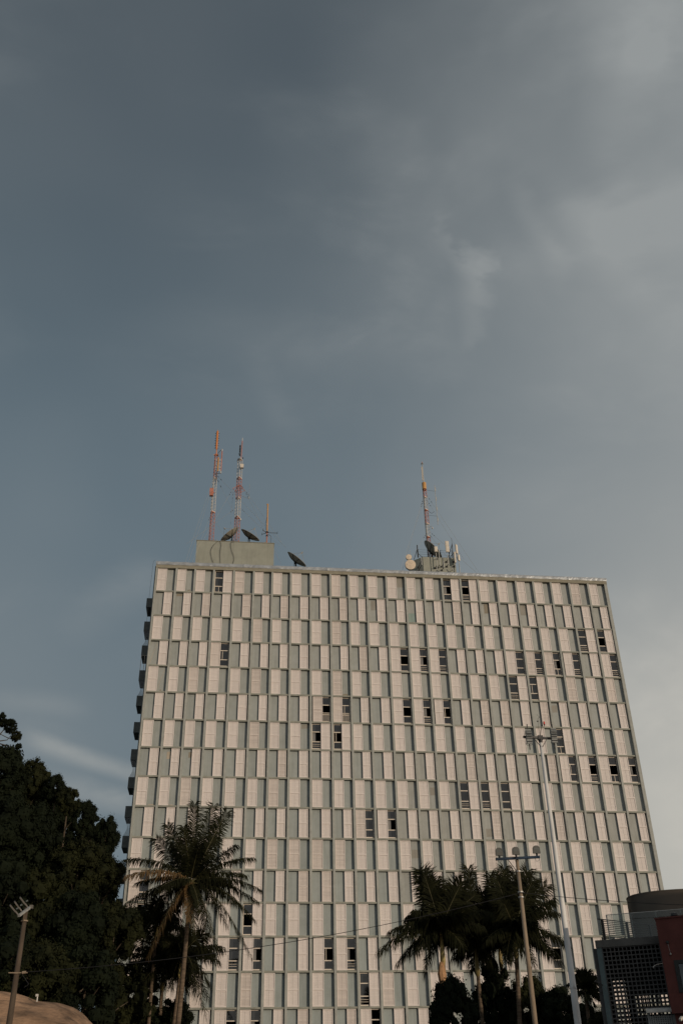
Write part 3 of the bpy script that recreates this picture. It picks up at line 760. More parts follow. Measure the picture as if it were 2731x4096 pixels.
# drum dishes left of the right roof house (crop2)
def drumdish(label, px, py, r, Y, dep):
    c = c2(px, py, Y); nv = V((-.12, -1, -.12)).normalized()
    t = thing('drum_dish', label, 'microwave dish', (c.x, Y+dep, c.z), 'round drum dishes')
    b = MB(); b.lathe(c, [(0, .03), (r*.5, .025), (r, 0)], 28, nv); b.build('face', m_drum, t, smooth=True)
    b = MB(); b.lathe(c, [(r, .002), (r+.02, -.01), (r+.02, -dep), (r*.6, -dep-.12), (0, -dep-.14)], 28, nv); b.build('shroud', m_mesh, t)
    b = MB(); k = c-nv*(dep+.12); b.tube(k, k-nv*.3, .06); b.tube((k.x, k.y+.3, Z0+.4), (k.x, k.y+.3, k.z+.25), .05); b.build('mount', m_dark, t)
drumdish('bigger lower round drum dish with a cream face left of the right roof house', 252, 1890, .60, 1.9, .32)
drumdish('smaller round drum dish with a cream face, above the big drum dish', 225, 1765, .33, 1.75, .22)
b = MB(); e = c2(250, 1725, 2.3); b.tube((e.x, 2.3, e.z-.3), (e.x, 2.3, e.z+.55), .02, n=5); b.tube((e.x, 2.3, Z0+.4), (e.x, 2.3, e.z-.3), .03, n=5); tag(b.build('whip_antenna', m_galv), 'thin bare whip antenna rising behind the two drum dishes', 'antenna')
# sector antennas on wall posts: crop3 coordinates (origin 1620,2150 scale .15306)
def c3(x, y, Y): return at(1620+x*.15306, 2150+y*.15306, Y)
def sector(label, x0, x1, yt, yb, ypb, Y, wall_y, posttop=None, ang=0, th=.14, flat=False):
    p = c3((x0+x1)/2, (yt+yb)/2, Y); w = abs(c3(x1, yt, Y).x-c3(x0, yt, Y).x)/2; zt = c3(x0, yt, Y).z; zb = c3(x0, yb, Y).z
    pz = c3((x0+x1)/2, ypb, Y).z
    t = thing('sector_antenna', label, 'antenna', (p.x, Y+.12, pz), 'sector antennas around the right roof house')
    m = Matrix.Translation((p.x, Y, 0))@Matrix.Rotation(ang, 4, 'Z')
    b = MB(); b.box(-w, w, -th/2, th/2, zb, zt, m)
    if not flat:
        b.box(-w*.7, w*.7, -th/2-.03, -th/2, zb+.02, zt-.02, m)
    b.build('panel', m_radome, t)
    b = MB(); b.tube((p.x, Y+.14, pz), (p.x, Y+.14, (posttop and c3(x0, posttop, Y).z) or zt-.2), .045, n=8); b.build('post', m_galv, t)
    b = MB()
    if wall_y:
        for zq in (pz+.12, pz+.75): b.bar((p.x, Y+.14, zq), (p.x-.1, wall_y, zq), .05); b.box(p.x-.2, p.x+.05, wall_y-.04, wall_y, zq-.12, zq+.12)
    b.bar((p.x, Y+.14, zb+.25), (p.x, Y, zb+.25), .06); b.bar((p.x, Y+.14, zt-.25), (p.x, Y, zt-.25), .06)
    b.build('bracket', m_dark, t)
    return t
sector('squat cream box antenna on a tall post in front of the dark dish', 760, 842, 240, 375, 850, 2.3, 3.2, 380)
sector('tall cream fluted panel antenna, the tallest on the right roof house', 1050, 1140, 98, 380, 700, 2.4, 3.2, 420)
sector('thin edge-on flat panel antenna at top right corner of the right roof house', 1300, 1375, 190, 415, 560, 2.6, None, 150, ang=.75, flat=True)
sector('narrow cream strip antenna running down the right corner of the right roof house', 1278, 1318, 380, 660, 720, 2.6, 3.2, 400)
sector('small box antenna on a free post just right of the right roof house', 1370, 1425, 452, 605, 905, 2.4, None, 470, ang=.5, flat=True)
def post(label, x, yt, yb, Y, wy, lean=0, r=.05):
    a = c3(x, yb, Y); z = c3(x, yt, Y).z
    t = thing('wall_post', label, 'post', (a.x, Y, a.z), 'empty antenna posts on the right roof house')
    b = MB(); b.tube((a.x, Y, a.z), (a.x+lean, Y, z), r, n=8); b.build('post', m_galv, t)
    b = MB()
    for zq in (a.z+.08, a.z+(z-a.z)*.6): b.bar((a.x, Y, zq), (a.x-.1, wy, zq), .055); b.box(a.x-.22, a.x+.02, wy-.04, wy, zq-.1, zq+.1)
    b.build('bracket', m_dark, t)
post('bare steel post on the wall between the squat box antenna and the tall fluted one', 905, 320, 720, 2.4, 3.2)
post('short bare post low on the right roof house wall', 1010, 610, 790, 2.4, 3.2)
post('stand-off post held by two long arms at the left of the right roof house', 432, 530, 720, 2.0, 3.6)
e0 = c3(1180, 765, 2.7); e1 = c3(1268, 868, 2.7)
t = thing('wall_lamp', 'small tube lamp hung at a slant low on the right roof house wall', 'lamp', (e0.x, 3.2, e1.z))
b = MB(); b.tube(e0, e1, .05); b.build('tube', m_galv, t); b = MB(); b.bar(e1-V((.25, 0, 0)), (e1.x-.3, 3.2, e1.z+.2), .04); b.bar(e1-V((.25, 0, 0)), e1-V((.1, 0, -.08)), .04); b.build('bracket', m_dark, t)
# wire fence strung on top of the right roof house
t = thing('electric_fence', 'wire fence on slim posts around the top of the right roof house', 'fence', (q0.x, 3.4, PH2))
b = MB()
for x, y_ in ((345, 3.4), (600, 3.4), (760, 3.4), (930, 3.4), (1150, 3.4), (1225, 3.4), (1260, 8)):
    p = c3(x, 500, y_); b.tube((p.x, y_, PH2), (p.x, y_, PH2+1.15), .03, n=6)
p = c3(330, 500, 3.4); b.tube((p.x, 3.4, PH2), (p.x, 3.4, PH2+1.7), .06, n=8); b.tube((p.x-.45, 3.6, PH2-.2), (p.x, 3.4, PH2+1.15), .04, n=6); b.tube((p.x+.6, 3.4, PH2), (p.x, 3.4, PH2+.6), .03, n=6)
pr_ = c3(1250, 500, 3.4); b.tube((pr_.x, 3.4, PH2), (pr_.x, 3.4, PH2+2.1), .045, n=6); b.tube((pr_.x-.65, 3.5, PH2), (pr_.x, 3.4, PH2+2.0), .04, n=6); b.tube((pr_.x-.6, 3.6, PH2), (pr_.x+.1, 3.4, PH2+.8), .035, n=6)
b.tube((pr_.x, 3.4, PH2+2.1), (pr_.x, 3.4, PH2+2.9), .018, n=4)
b.build('fence_post', m_dark, t)
b = MB(); xa = c3(345, 500, 3.4).x; xb = c3(1225, 500, 3.4).x
for i in range(4): b.tube((xa, 3.36, PH2+.15+i*.3), (xb, 3.36, PH2+.15+i*.3), .012, n=4)
b.build('fence_wire', m_dark, t)

# ------------------------------------------------------------------ floodlight mast
DM = 55.0; p_ = atd(2310, 4096, DM); mb_ = V((p_.x, p_.y, 0)); ztop = atd(2160, 2962, DM).z
fm = thing('floodlight_mast', 'tall white tapered pole carrying two stacks of floodlights and a red beacon', 'floodlight mast', mb_)
b = MB(); zj = atd(2300, 3951, DM).z
zs_ = [(0, .185), (zj, .166), (zj+.01, .158), (zj+6, .125), (ztop, .085)]
b.path([(mb_.x, mb_.y, z) for z, r in zs_], [r for z, r in zs_], 20); b.build('pole', m_pole, fm, smooth=True)
ay = mb_.y
def fl(x, y, Y=ay): return at(2050+x*.19133, 2850+y*.19133, Y)
K = 55/35
L0 = fl(208, 543); L1 = fl(1010, 495); zc_ = fl(605, 530).z
dirx = V((1, .10, 0)).normalized()
b = MB(); b.bar(V((mb_.x, ay, zc_))-dirx*((mb_.x-L0.x)), V((mb_.x, ay, zc_))+dirx*(L1.x-mb_.x), .12, .11); b.build('crossarm', m_dark, fm)
b = MB(); b.box(mb_.x-.15, mb_.x+.15, ay-.10, ay+.10, zc_-.12, zc_+.12); b.tube((mb_.x, ay, zc_-.3), (mb_.x, ay, zc_-.1), .09, .14, n=12); b.build('head_plate', m_dark, fm)
for sx in (-1, 1):
    b = MB(); b.bar((mb_.x+sx*.05, ay-.09, zc_-.56), (mb_.x+sx*.40, ay-.04, zc_-.03), .035); b.build('brace', m_dark, fm)
for gx, ys in ((330, (410, 490, 545, 615)), (855, (385, 455, 510, 590))):
    for i, yy in enumerate(ys):
        big = i in (0, 3)
        c = fl(gx+(yy-500)*.12, yy, ay-.25)
        hgt = .20 if big else .10
        tilt = Matrix.Translation(c)@Matrix.Rotation(radians(-20 if i < 2 else 8), 4, 'X')
        b = MB(); b.box(-.155, .155, -.08, .10, -hgt/2, hgt/2, tilt)
        for zz3 in (-hgt/2-.012, hgt/2-.012): b.box(-.165, .165, -.10, -.081, zz3, zz3+.03, tilt)
        lo = b.build('floodlight', m_lamp, fm)
        b = MB(); b.box(-.145, .145, -.092, -.0805, -.028, .028, tilt); sub(b, 'lens', m_cable, lo)
        b = MB(); b.path(spline([c+V((-.16, 0, 0)), c+V((-.17, .1, -.12)), c+V((0, .14, -.15)), c+V((.17, .1, -.12)), c+V((.16, 0, 0))]), .010, 5); sub(b, 'yoke', m_dark, lo)
    c = fl(gx, 500, ay-.05)
    b = MB(); b.bar(c+V((0, .06, -.75)), c+V((0, .06, .75)), .05); b.build('lamp_rack', m_dark, fm)
b = MB(); tp = fl(558, 100); b.path([(mb_.x, ay, zc_+.05), fl(590, 330), (tp.x+.02, ay, tp.z)], [.024, .018, .010], 6)
b.tube((tp.x, ay, tp.z), (tp.x-.15, ay, tp.z+.16), .008, n=4); b.tube((tp.x, ay, tp.z), (tp.x+.1, ay, tp.z+.18), .008, n=4)
b.path(spline([(mb_.x-.15, ay-.02, zc_+.05), fl(548, 450), fl(525, 220), fl(522, 130), (tp.x, ay, tp.z)]), .009, 4)
q_ = fl(517, 185); b.box(q_.x-.045, q_.x+.045, ay-.03, ay+.03, q_.z-.03, q_.z+.03)
b.build('lightning_rod', m_dark, fm)
bc = fl(655, 250)
b = MB(); b.lathe(bc, [(0, 0), (.042, .0), (.055, .05), (.045, .16), (.02, .185), (0, .187)], 14); bo = b.build('beacon_lamp', m_beacon, fm, smooth=True)
b = MB(); b.tube(bc-V((0, 0, .07)), bc, .03, .05, n=10); b.path([bc-V((0, 0, .06)), bc-V((.01, 0, .13)), fl(590, 310)], .012, 5); sub(b, 'beacon_base', m_dark, bo)
b = MB(); b.lathe((mb_.x, mb_.y, zj-.06), [(.170, 0), (.176, .01), (.176, .07), (.162, .08)], 20); b.box(mb_.x-.05, mb_.x-.0, mb_.y-.20, mb_.y-.15, zj-.02, zj+.1); b.build('joint_collar', m_pole, fm)

# ------------------------------------------------------------------ three-lamp pole
tb = V((20.94, -54.17, 0)); tz = atd(2063, 3440, 42).z
tl = thing('street_light', 'concrete pole with three grey lamp heads upright on a dark blue crossarm', 'street light', tb)
b = MB(); b.path([(tb.x, tb.y, 0), (tb.x, tb.y, 6), (tb.x, tb.y, tz)], [.112, .095, .068], 16); b.build('pole', m_conc, tl, smooth=True)
def s3(x, y): return at(1980+x*.14031, 3380+y*.14031, tb.y)
b = MB(); a, c = s3(25, 415), s3(1200, 372); a = V((a.x, tb.y+.1, (a.z+c.z)/2)); c = V((c.x, tb.y-.35, a.z)); b.bar(a, c, .085, .095); b.build('crossarm', m_blue, tl)
for sx in (-1, 1):
    b = MB(); b.bar((tb.x+sx*.06, tb.y-.06, tz-.50), (tb.x+sx*.40, tb.y-.06, a.z-.04), .025); b.build('brace', m_dark, tl)
b = MB()
for zq in (tz-.45, tz-1.25, tz-1.45): b.lathe((tb.x, tb.y, zq-.03), [(.09, 0), (.11, 0), (.11, .05), (.09, .05)], 14)
b.box(tb.x-.19, tb.x+.19, tb.y-.03, tb.y+.03, tz-.46, tz-.44)
b.build('clamp', m_galv, tl)
for px_, yy, k in ((92, 215, 0), (550, 205, 1), (1115, 185, 2)):
    p = s3(px_, yy+100); zt_ = s3(px_, yy-110).z; zb_ = s3(px_, yy+105).z; w = .145; Yl = tb.y-.12-.1*k
    b = MB(); ring = []
    prof = [(-w*1.05, zb_), (w*1.05, zb_), (w*.98, zt_-.09), (w*.75, zt_-.03), (w*.35, zt_), (-w*.35, zt_), (-w*.75, zt_-.03), (-w*.98, zt_-.09)]
    n = len(prof)
    for yq in (Yl-.045, Yl+.045):
        for x_, z_ in prof: b.v.append((p.x+x_, yq, z_))
    b.f.append(tuple(range(n))); b.t.append(None); b.f.append(tuple(range(n, 2*n))[::-1]); b.t.append(None)
    for i in range(n): b.f.append((i, i+n, (i+1) % n+n, (i+1) % n)); b.t.append(None)
    lo = b.build('lamp_head', m_head, tl)
    b = MB(); b.box(p.x-w*.75, p.x+w*.75, Yl-.05, Yl-.0455, zb_+.15, zt_-.12); sub(b, 'lens', m_lens, lo)
    b = MB(); b.tube((p.x, Yl, zb_), (p.x, Yl, a.z), .055, .035, n=8); b.path(spline([(p.x-.1, Yl-.05, a.z+.0), (p.x-.08, Yl-.05, a.z-.16), (p.x+.04, Yl-.05, a.z-.15), (p.x+.05, Yl-.05, a.z)]), .006, 4); sub(b, 'neck', m_dark, lo)

# ------------------------------------------------------------------ left pole with three lamps
lp = V((1.37, -53.2, 0)); lt = atd(113, 3632, 42).z
ll = thing('street_light', 'concrete pole beside the boulder with three slim white lamps tilted upward', 'street light', lp)
b = MB(); b.path([(lp.x, lp.y, 0), (lp.x, lp.y, 5), (lp.x, lp.y, lt)], [.128, .115, .082], 16); b.build('pole', m_conc2, ll, smooth=True)
def s4(x, y, Y=lp.y): return at(x*.26786, 3560+y*.26786, Y)
a = s4(448, 255); c = s4(285, 385, lp.y-1.0); b = MB(); b.bar(a+V((.03, .02, 0)), c, .085, .085); b.build('crossarm', m_galv, ll)
b = MB(); b.box(a.x-.0, a.x+.13, a.y-.07, a.y+.05, a.z-.06, a.z+.07); b.build('arm_end_cap', m_lhead, ll)
for (x0, y0, x1, y1), yo in (((415, 255, 303, 110), -.25), ((325, 315, 222, 172), -.6), ((270, 365, 155, 225), -.9)):
    p = s4(x0, y0, lp.y+yo); q = s4(x1, y1, lp.y+yo-.25)
    b = MB(); k = p.lerp(q, .35); b.bar(p, k, .05, .05); b.bar(k, q, .12, .045, side=(0, -.5, 1)); lo = b.build('lamp_head', m_lhead, ll)
    b = MB(); d_ = (q-p).normalized(); m0 = p.lerp(q, .55); b.tube(m0+V((.10, 0, .01)), m0+V((.17, 0, .05)), .03, n=8); sub(b, 'photocell', m_lens, lo)
b = MB()
for zq in (lt-.5, lt-2.35): b.lathe((lp.x, lp.y, zq), [(.10, 0), (.135, 0), (.135, .05), (.10, .05)], 14)
b.bar((lp.x-.28, lp.y-.12, lt-2.32), (lp.x+.42, lp.y-.12, lt-2.32), .03); b.tube((lp.x+.22, lp.y-.12, lt-2.32), (lp.x+.36, lp.y-.12, lt-2.30), .05, n=8)
b.bar((lp.x-.02, lp.y-.1, lt-.5), a.lerp(c, .5), .03)
b.build('clamp', m_conc, ll)
b = MB(); b.path(spline([(lp.x+.2, lp.y-.1, lt-2.35), (lp.x+.42, lp.y-.1, lt-2.6), (lp.x+.5, lp.y-.1, lt-2.72), (lp.x+.36, lp.y-.1, lt-2.82)]), .012, 5); b.build('loose_wire', m_cable, ll)

# overhead lines
def wire(label, p, q, sag, r=.012):
    p, q = V(p), V(q); b = MB(); n = 24
    b.path([p.lerp(q, i/n)-V((0, 0, sag*4*(i/n)*(1-i/n))) for i in range(n+1)], r, 5)
    tag(b.build('overhead_cable', m_cable), label, 'cable', 'overhead cables')
pB = V((lp.x+.3, lp.y-.12, lt-2.3)); pT = V((tb.x, tb.y-.1, tz-1.3))
wire('black overhead cable sagging from the left lamp pole across to the three-lamp pole', pB, pT, .45)
wire('black overhead cable running from the three-lamp pole past the bronze tank to the right', pT, at(2731, 3622, -55)+V((9, -.6, .1))*1.0, .35)

# ------------------------------------------------------------------ boulder
b = MB(); bc = V((-.6, -47.5, 0)); nu, nv_ = 96, 40
for i in range(nv_+1):
    th = (pi/2)*i/nv_
    for k in range(nu):
        ph = 2*pi*k/nu
        d = V((sin(th)*cos(ph), sin(th)*sin(ph), cos(th)))
        ex = .8
        g = lambda v: math.copysign(abs(v)**ex, v)
        q = 1+.05*mnoise.noise(d*2.1)+.02*mnoise.noise(d*6)+.006*mnoise.noise(d*20)
        b.v.append((bc.x+g(d.x)*6.2*q, bc.y+g(d.y)*5.6*q, g(d.z)*6.72*q))
for i in range(nv_):
    for k in range(nu): b.f.append((i*nu+k, (i+1)*nu+k, (i+1)*nu+(k+1) % nu, i*nu+(k+1) % nu)); b.t.append(None)
tag(b.build('boulder', m_rock, smooth=True), 'big rounded brown granite boulder in the bottom left corner', 'boulder')
e = at(150, 3980, -49.0)
t = thing('spotlight', 'small white spotlight standing on top of the boulder', 'spotlight', (e.x, e.y, e.z-.15))
b = MB(); b.box(e.x-.05, e.x+.05, e.y-.07, e.y+.05, e.z-.06, e.z+.03); b.build('head', m_white, t)
b = MB(); b.tube((e.x+.02, e.y, e.z-.25), (e.x+.02, e.y, e.z-.05), .03); b.build('stand', m_galv, t)

# ------------------------------------------------------------------ vegetation
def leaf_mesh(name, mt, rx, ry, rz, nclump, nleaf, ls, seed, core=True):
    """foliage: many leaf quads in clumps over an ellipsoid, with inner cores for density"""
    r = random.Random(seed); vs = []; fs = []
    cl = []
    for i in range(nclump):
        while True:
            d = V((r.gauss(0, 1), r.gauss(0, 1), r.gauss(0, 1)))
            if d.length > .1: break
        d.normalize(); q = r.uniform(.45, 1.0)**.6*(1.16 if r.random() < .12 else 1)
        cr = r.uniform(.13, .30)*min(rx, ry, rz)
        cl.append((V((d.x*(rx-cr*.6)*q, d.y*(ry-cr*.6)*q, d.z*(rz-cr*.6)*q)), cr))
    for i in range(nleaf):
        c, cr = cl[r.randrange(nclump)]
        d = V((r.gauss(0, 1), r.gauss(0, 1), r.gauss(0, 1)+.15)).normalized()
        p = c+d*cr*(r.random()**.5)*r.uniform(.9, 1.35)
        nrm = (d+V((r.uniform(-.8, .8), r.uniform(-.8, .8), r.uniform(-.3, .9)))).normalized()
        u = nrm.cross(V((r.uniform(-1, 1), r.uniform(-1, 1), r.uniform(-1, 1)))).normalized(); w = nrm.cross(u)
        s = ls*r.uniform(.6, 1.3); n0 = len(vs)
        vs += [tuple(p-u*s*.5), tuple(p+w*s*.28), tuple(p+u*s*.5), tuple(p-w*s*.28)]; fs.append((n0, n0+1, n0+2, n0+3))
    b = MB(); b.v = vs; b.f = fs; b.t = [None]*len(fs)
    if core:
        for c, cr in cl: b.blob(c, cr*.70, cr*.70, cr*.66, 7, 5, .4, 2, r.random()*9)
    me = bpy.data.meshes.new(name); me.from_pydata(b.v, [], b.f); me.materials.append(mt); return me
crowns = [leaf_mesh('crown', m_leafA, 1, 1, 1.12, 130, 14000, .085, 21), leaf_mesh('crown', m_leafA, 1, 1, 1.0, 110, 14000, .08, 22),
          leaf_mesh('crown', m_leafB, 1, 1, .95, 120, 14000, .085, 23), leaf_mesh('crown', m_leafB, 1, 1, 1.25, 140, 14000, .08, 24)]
def tree(label, px, py, Y, rad, kind, name='tree', hz=1.0, grp='trees on the wooded slope', rot=None, low=None):
    """px,py = where the top of the crown stands in the photograph"""
    c = at(px, py, Y); me = crowns[kind]; h = rad*hz*(1.1 if kind == 0 else 1.2 if kind == 3 else .97)
    zc = c.z-h; gz = max(0, hillz(c.x, Y)) if c.x < 3 and low is None else (low or 0)
    gz = min(gz, zc-h*.6)
    t = thing(name, label, 'tree', (c.x, Y, gz), grp)
    o = bpy.data.objects.new('crown', me); COL.objects.link(o); o.parent = t; o.location = (0, 0, zc-gz)
    o.scale = (rad, rad, rad*hz); o.rotation_euler = (0, 0, rot if rot is not None else R.uniform(0, 6.28))
    b = MB(); r0 = max(.10, rad*.07); L_ = zc-gz
    b.path([(0, 0, -.3), (r0*.5, 0, L_*.4), (0, r0, L_*.8), (0, 0, L_+h*.3)], [r0*1.5, r0*1.1, r0*.8, r0*.3], 9)
    for i in range(5):
        a = i*1.26+R.random(); z = L_*(.55+.08*i)
        b.path([(0, 0, z), (cos(a)*rad*.35, sin(a)*rad*.35, z+rad*.3), (cos(a)*rad*.75, sin(a)*rad*.75, z+rad*.55)], [r0*.5, r0*.35, r0*.12], 6)
    o2 = b.build('trunk', m_bark, None); o2.parent = t
    return t
hill_trees = [
 ('broad dark tree just below the topmost crown at the left edge', 25, 2985, -18, 2.6, 0, 1.05),
 ('rounded dark tree on the skyline right of the broad edge tree', 140, 3035, -17, 1.35, 3, 1.2),
 ('dark round-topped tree breaking the skyline at the middle of the slope', 235, 3100, -18, 1.15, 1, 1.0),
 ('small dark skyline tree just right of the round-topped one', 282, 3148, -20, .9, 3, 1.0),
 ('dark domed tree on the skyline below a pale streak of cloud', 348, 3203, -17, 1.2, 0, 1.15),
 ('dark tree lowest on the skyline, next to the balconies', 432, 3268, -16, 1.25, 1, 1.3),
 ('dark tree whose crown touches the tower balconies', 430, 3410, -19, 1.55, 2, 1.1),
 ('dense dark tree at left edge under the skyline trees', 30, 3180, -22, 2.6, 1, 1.1),
 ('dense dark tree in the upper middle of the wooded slope', 150, 3215, -21, 2.4, 0, 1.1),
 ('dense tree with faint yellow green leaves in the centre of the slope', 330, 3340, -22, 2.2, 2, 1.1),
 ('dark tree at left edge level with the lamps of the boulder pole', 20, 3430, -27, 2.6, 0, 1.15),
 ('dark leafy tree behind the three slim lamps', 170, 3470, -26, 2.4, 3, 1.1),
 ('dark tree right of the three slim lamps', 330, 3560, -27, 2.3, 1, 1.1),
 ('dark tree between the slope and the coconut palm, hiding the tower foot', 470, 3590, -26, 1.9, 2, 1.1),
 ('low dark tree directly behind the boulder at the left edge', 30, 3700, -36, 2.2, 1, 1.0),
 ('low dark tree directly behind the spotlight on the boulder', 190, 3740, -36, 2.2, 2, 1.0),
 ('low dark tree behind the right shoulder of the boulder', 360, 3780, -35, 2.1, 0, 1.1),
 ('low dark tree at the bottom left of the coconut palm', 530, 3830, -19, 2.2, 3, 1.1),
 ('dark shrubby tree at the foot of the palms, bottom edge left of centre', 700, 3990, -19, 1.5, 1, .8),
]
hill_trees += [
 ('dark tree deep behind the skyline in the middle of the slope', 210, 3160, -12, 2.6, 0, 1.2),
 ('dark tree deep in the slope left of the tower balconies', 370, 3290, -12, 2.4, 1, 1.3),
 ('dark tree filling the slope low beside the tower edge', 400, 3560, -14, 2.8, 0, 1.3),
 ('dark tree filling the left edge of the slope at mid height', 60, 3300, -14, 3.0, 3, 1.3)]
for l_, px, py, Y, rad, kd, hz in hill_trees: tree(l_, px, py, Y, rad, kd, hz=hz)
# the topmost tree arches in from the left with bare twigs showing under its crown
for px, py, Y, rad, kd in ((-150, 2880, -17, 3.2, 1), (-420, 2860, -18, 3.6, 0), (-720, 2840, -16, 3.8, 3), (-1050, 2860, -18, 4.0, 1), (-250, 3150, -22, 3.6, 2), (-560, 3160, -24, 3.8, 0),
    (-900, 3180, -24, 4.0, 1), (-180, 3450, -28, 3.2, 3), (-450, 3480, -30, 3.4, 0), (-760, 3500, -30, 3.6, 2), (-1250, 3250, -24, 4.2, 0), (-300, 3720, -36, 2.6, 1), (-620, 3740, -37, 2.8, 3), (-1000, 3700, -36, 3.4, 0)):
    tree('dark tree on the wooded slope beyond the left edge of the view', px, py, Y, rad, kd, hz=1.2, grp='unseen trees further along the slope')
c = at(-60, 3100, -16); t = thing('tree', 'topmost tree at the left edge, its crown arching over bare twigs', 'tree', (c.x, -16, max(0, hillz(c.x, -16))), 'trees on the wooded slope')
for px, py, r_, kd in ((0, 2880, .70, 1), (42, 2905, .62, 0), (66, 2945, .45, 3), (76, 2985, .30, 1), (-60, 2890, 1.1, 2)):
    p = at(px, py, -16); o = bpy.data.objects.new('crown', crowns[kd]); COL.objects.link(o); o.parent = t; o.location = p-t.location; o.scale = (r_, r_, r_*.9); o.rotation_euler = (0, 0, px)
b = MB()
rt_ = at(-40, 3000, -16)
b.path([t.location, rt_-V((.3, 0, 2)), rt_], [.28, .2, .13], 8)
for tips in (((-10, 2930), (30, 2950), (66, 2965)), ((-5, 2965), (30, 2960), (55, 2930)), ((-10, 2950), (20, 2915), (35, 2900)), ((0, 2975), (40, 2985), (72, 2990))):
    b.path([rt_]+[at(x, y, -16) for x, y in tips], [.1, .06, .035, .015], 5)
b.build('trunk', m_bark, t)
right_trees = [
 ('dark bushy tree behind the leftmost king palm trunk', 1800, 3905, -37, 1.5, 0, 1.5),
 ('dark dense tree between the king palm trunks', 1960, 3850, -31, 1.6, 1, 1.5),
 ('dark tree behind the three-lamp pole at the bottom', 2110, 3890, -33, 1.4, 3, 1.5),
 ('low dark rounded tree left of the floodlight mast foot', 2230, 3945, -35, 1.4, 1, 1.2),
 ('dark tree at the foot of the breeze block building corner', 2400, 4030, -46, .85, 2, 1.2),
 ('dark low tree between the floodlight mast and the breeze block corner', 2330, 4010, -36, 1.1, 0, 1.3),
]
for l_, px, py, Y, rad, kd, hz in right_trees: tree(l_, px, py, Y, rad, kd, hz=hz, grp='trees behind the king palms', low=0.0)

def frond(p0, tip, arch, L_leaf, npair, seed, droop=.6, wid=.055, roll=.8):
    """rachis curve with hanging leaflets; returns (leaf MB, rachis MB)"""
    r = random.Random(seed); p0, tip = V(p0), V(tip)
    d = tip-p0; ctrl = p0+d*.45+V((0, 0, arch))
    pts = []
    n = npair
    for i in range(n+1):
        t = i/n; pts.append(p0*(1-t)**2+ctrl*2*t*(1-t)+tip*t*t)
    lb = MB(); rb = MB()
    stp = d.z/max(d.length, .1); ref = V((0, 1, 0)) if stp > .55 else V((0, 0, 1)); lift = .15 if stp > .55 else -.22
    rb.path([pts[i] for i in range(0, n+1, max(1, n//8))], [.035*(1-.8*i/8) for i in range(len(range(0, n+1, max(1, n//8))))], 5)
    for i in range(int(n*.10), n+1):
        t = i/n; a = pts[i]; tg = (pts[min(i+1, n)]-pts[max(i-1, 0)]).normalized()
        s = tg.cross(ref)
        if s.length < .12: s = tg.cross(V((1, 0, 0)))
        s.normalize(); s = (Matrix.Rotation(r.uniform(-roll, roll), 3, tg)@s); upv = s.cross(tg).normalized()
        ll = L_leaf*min(1, t*2.6+.25)*(1-.3*t**6)*r.uniform(.93, 1.05)
        for sg in (-1, 1):
            dr = droop*r.uniform(.6, 1.35); fw_ = r.uniform(.4, .75)+.9*t**6
            dir1 = (s*sg*1.0+tg*fw_+V((0, 0, lift))).normalized()
            dir2 = (dir1+V((0, 0, -dr*1.4))).normalized()
            l1 = ll*r.uniform(.85, 1.1); m_p = a+dir1*l1*.45; e_p = m_p+dir2*l1*.62*r.uniform(.85, 1.1)
            wv = tg*wid*.5; 
            lb.quad(a-wv*.6, a+wv*.6, m_p+wv, m_p-wv); lb.tri(m_p-wv, m_p+wv, e_p)
    return lb, rb
def palm(name, label, cat, base, crown, tips, arch, L_leaf, npair, r0, r1, shaft=0, brown=(), nuts=False, group=None, droop=.6, husk=False, trunkmat=None, extra=0, exl=3.0, seed=1, bend=.0, wid=.065, roll=.5):
    rr = random.Random(seed)
    base = V(base); crown = V(crown); t = thing(name, label, cat, base, group)
    b = MB(); n = 26; top = crown-V((0, 0, shaft))
    pts = []; rs = []
    for i in range(n+1):
        q = i/n; p = base.lerp(top, q)+V((bend*sin(pi*q), 0, 0)); pts.append(p); rs.append((r0+(r1-r0)*q)*(1+.05*(i % 2))*(1.35-.35*min(1, q*6)))
    b.path(pts, rs, 12); b.build('trunk', trunkmat or m_ptrunk, t, smooth=False)
    if shaft:
        b = MB(); b.path([top-V((0, 0, .05)), top+V((0, 0, shaft*.15)), top+V((0, 0, shaft*.6)), crown+V((0, 0, .1))], [r1*1.05, r1*1.3, r1*1.0, r1*.55], 12); b.build('crownshaft', m_shaft, t, smooth=True)
    if husk:
        b = MB(); b.path([top+V((-.12, -.15, .1)), top+V((-.16, -.2, -.5)), top+V((-.1, -.2, -1.0)), top+V((-.05, -.15, -1.5))], [.12, .26, .24, .05], 9); b.build('dry_sheath', m_husk, t)
    allt = [(tp, i in brown) for i, tp in enumerate(tips)]
    for k in range(extra):
        a = k*2.399+seed; el = rr.uniform(-.35, 1.0); l_ = exl*rr.uniform(.8, 1.05)
        allt.append((crown+V((cos(a)*cos(el)*l_, sin(a)*cos(el)*l_, sin(el)*l_-.25*l_)), False))
    for i, (tp, br) in enumerate(allt):
        tp = V(tp); o_ = V((rr.uniform(-.12, .12), rr.uniform(-.12, .12), rr.uniform(-.1, .15)))
        ln = (tp-crown).length; steep = max(-1, min(1, (tp.z-crown.z)/max(ln, .1)))
        lb, rb = frond(crown+o_, tp, arch*ln*(1.0 if steep < .5 else .35)*(1.25 if steep < -.3 else 1), L_leaf*rr.uniform(.9, 1.1), npair, seed*100+i, droop*(1.0 if steep < .6 else .45), wid, roll)
        fo = lb.build('frond', m_palmb if br else m_palm, t); sub(rb, 'midrib', m_rachis, fo)
    if nuts:
        for k in range(9):
            a = k*.75; c = crown+V((cos(a)*.38, sin(a)*.38, -.42-.16*(k % 3)))
            b = MB(); b.blob(c, .13, .13, .16, 10, 7); b.build('coconut', m_nut, t, smooth=True)
    return t
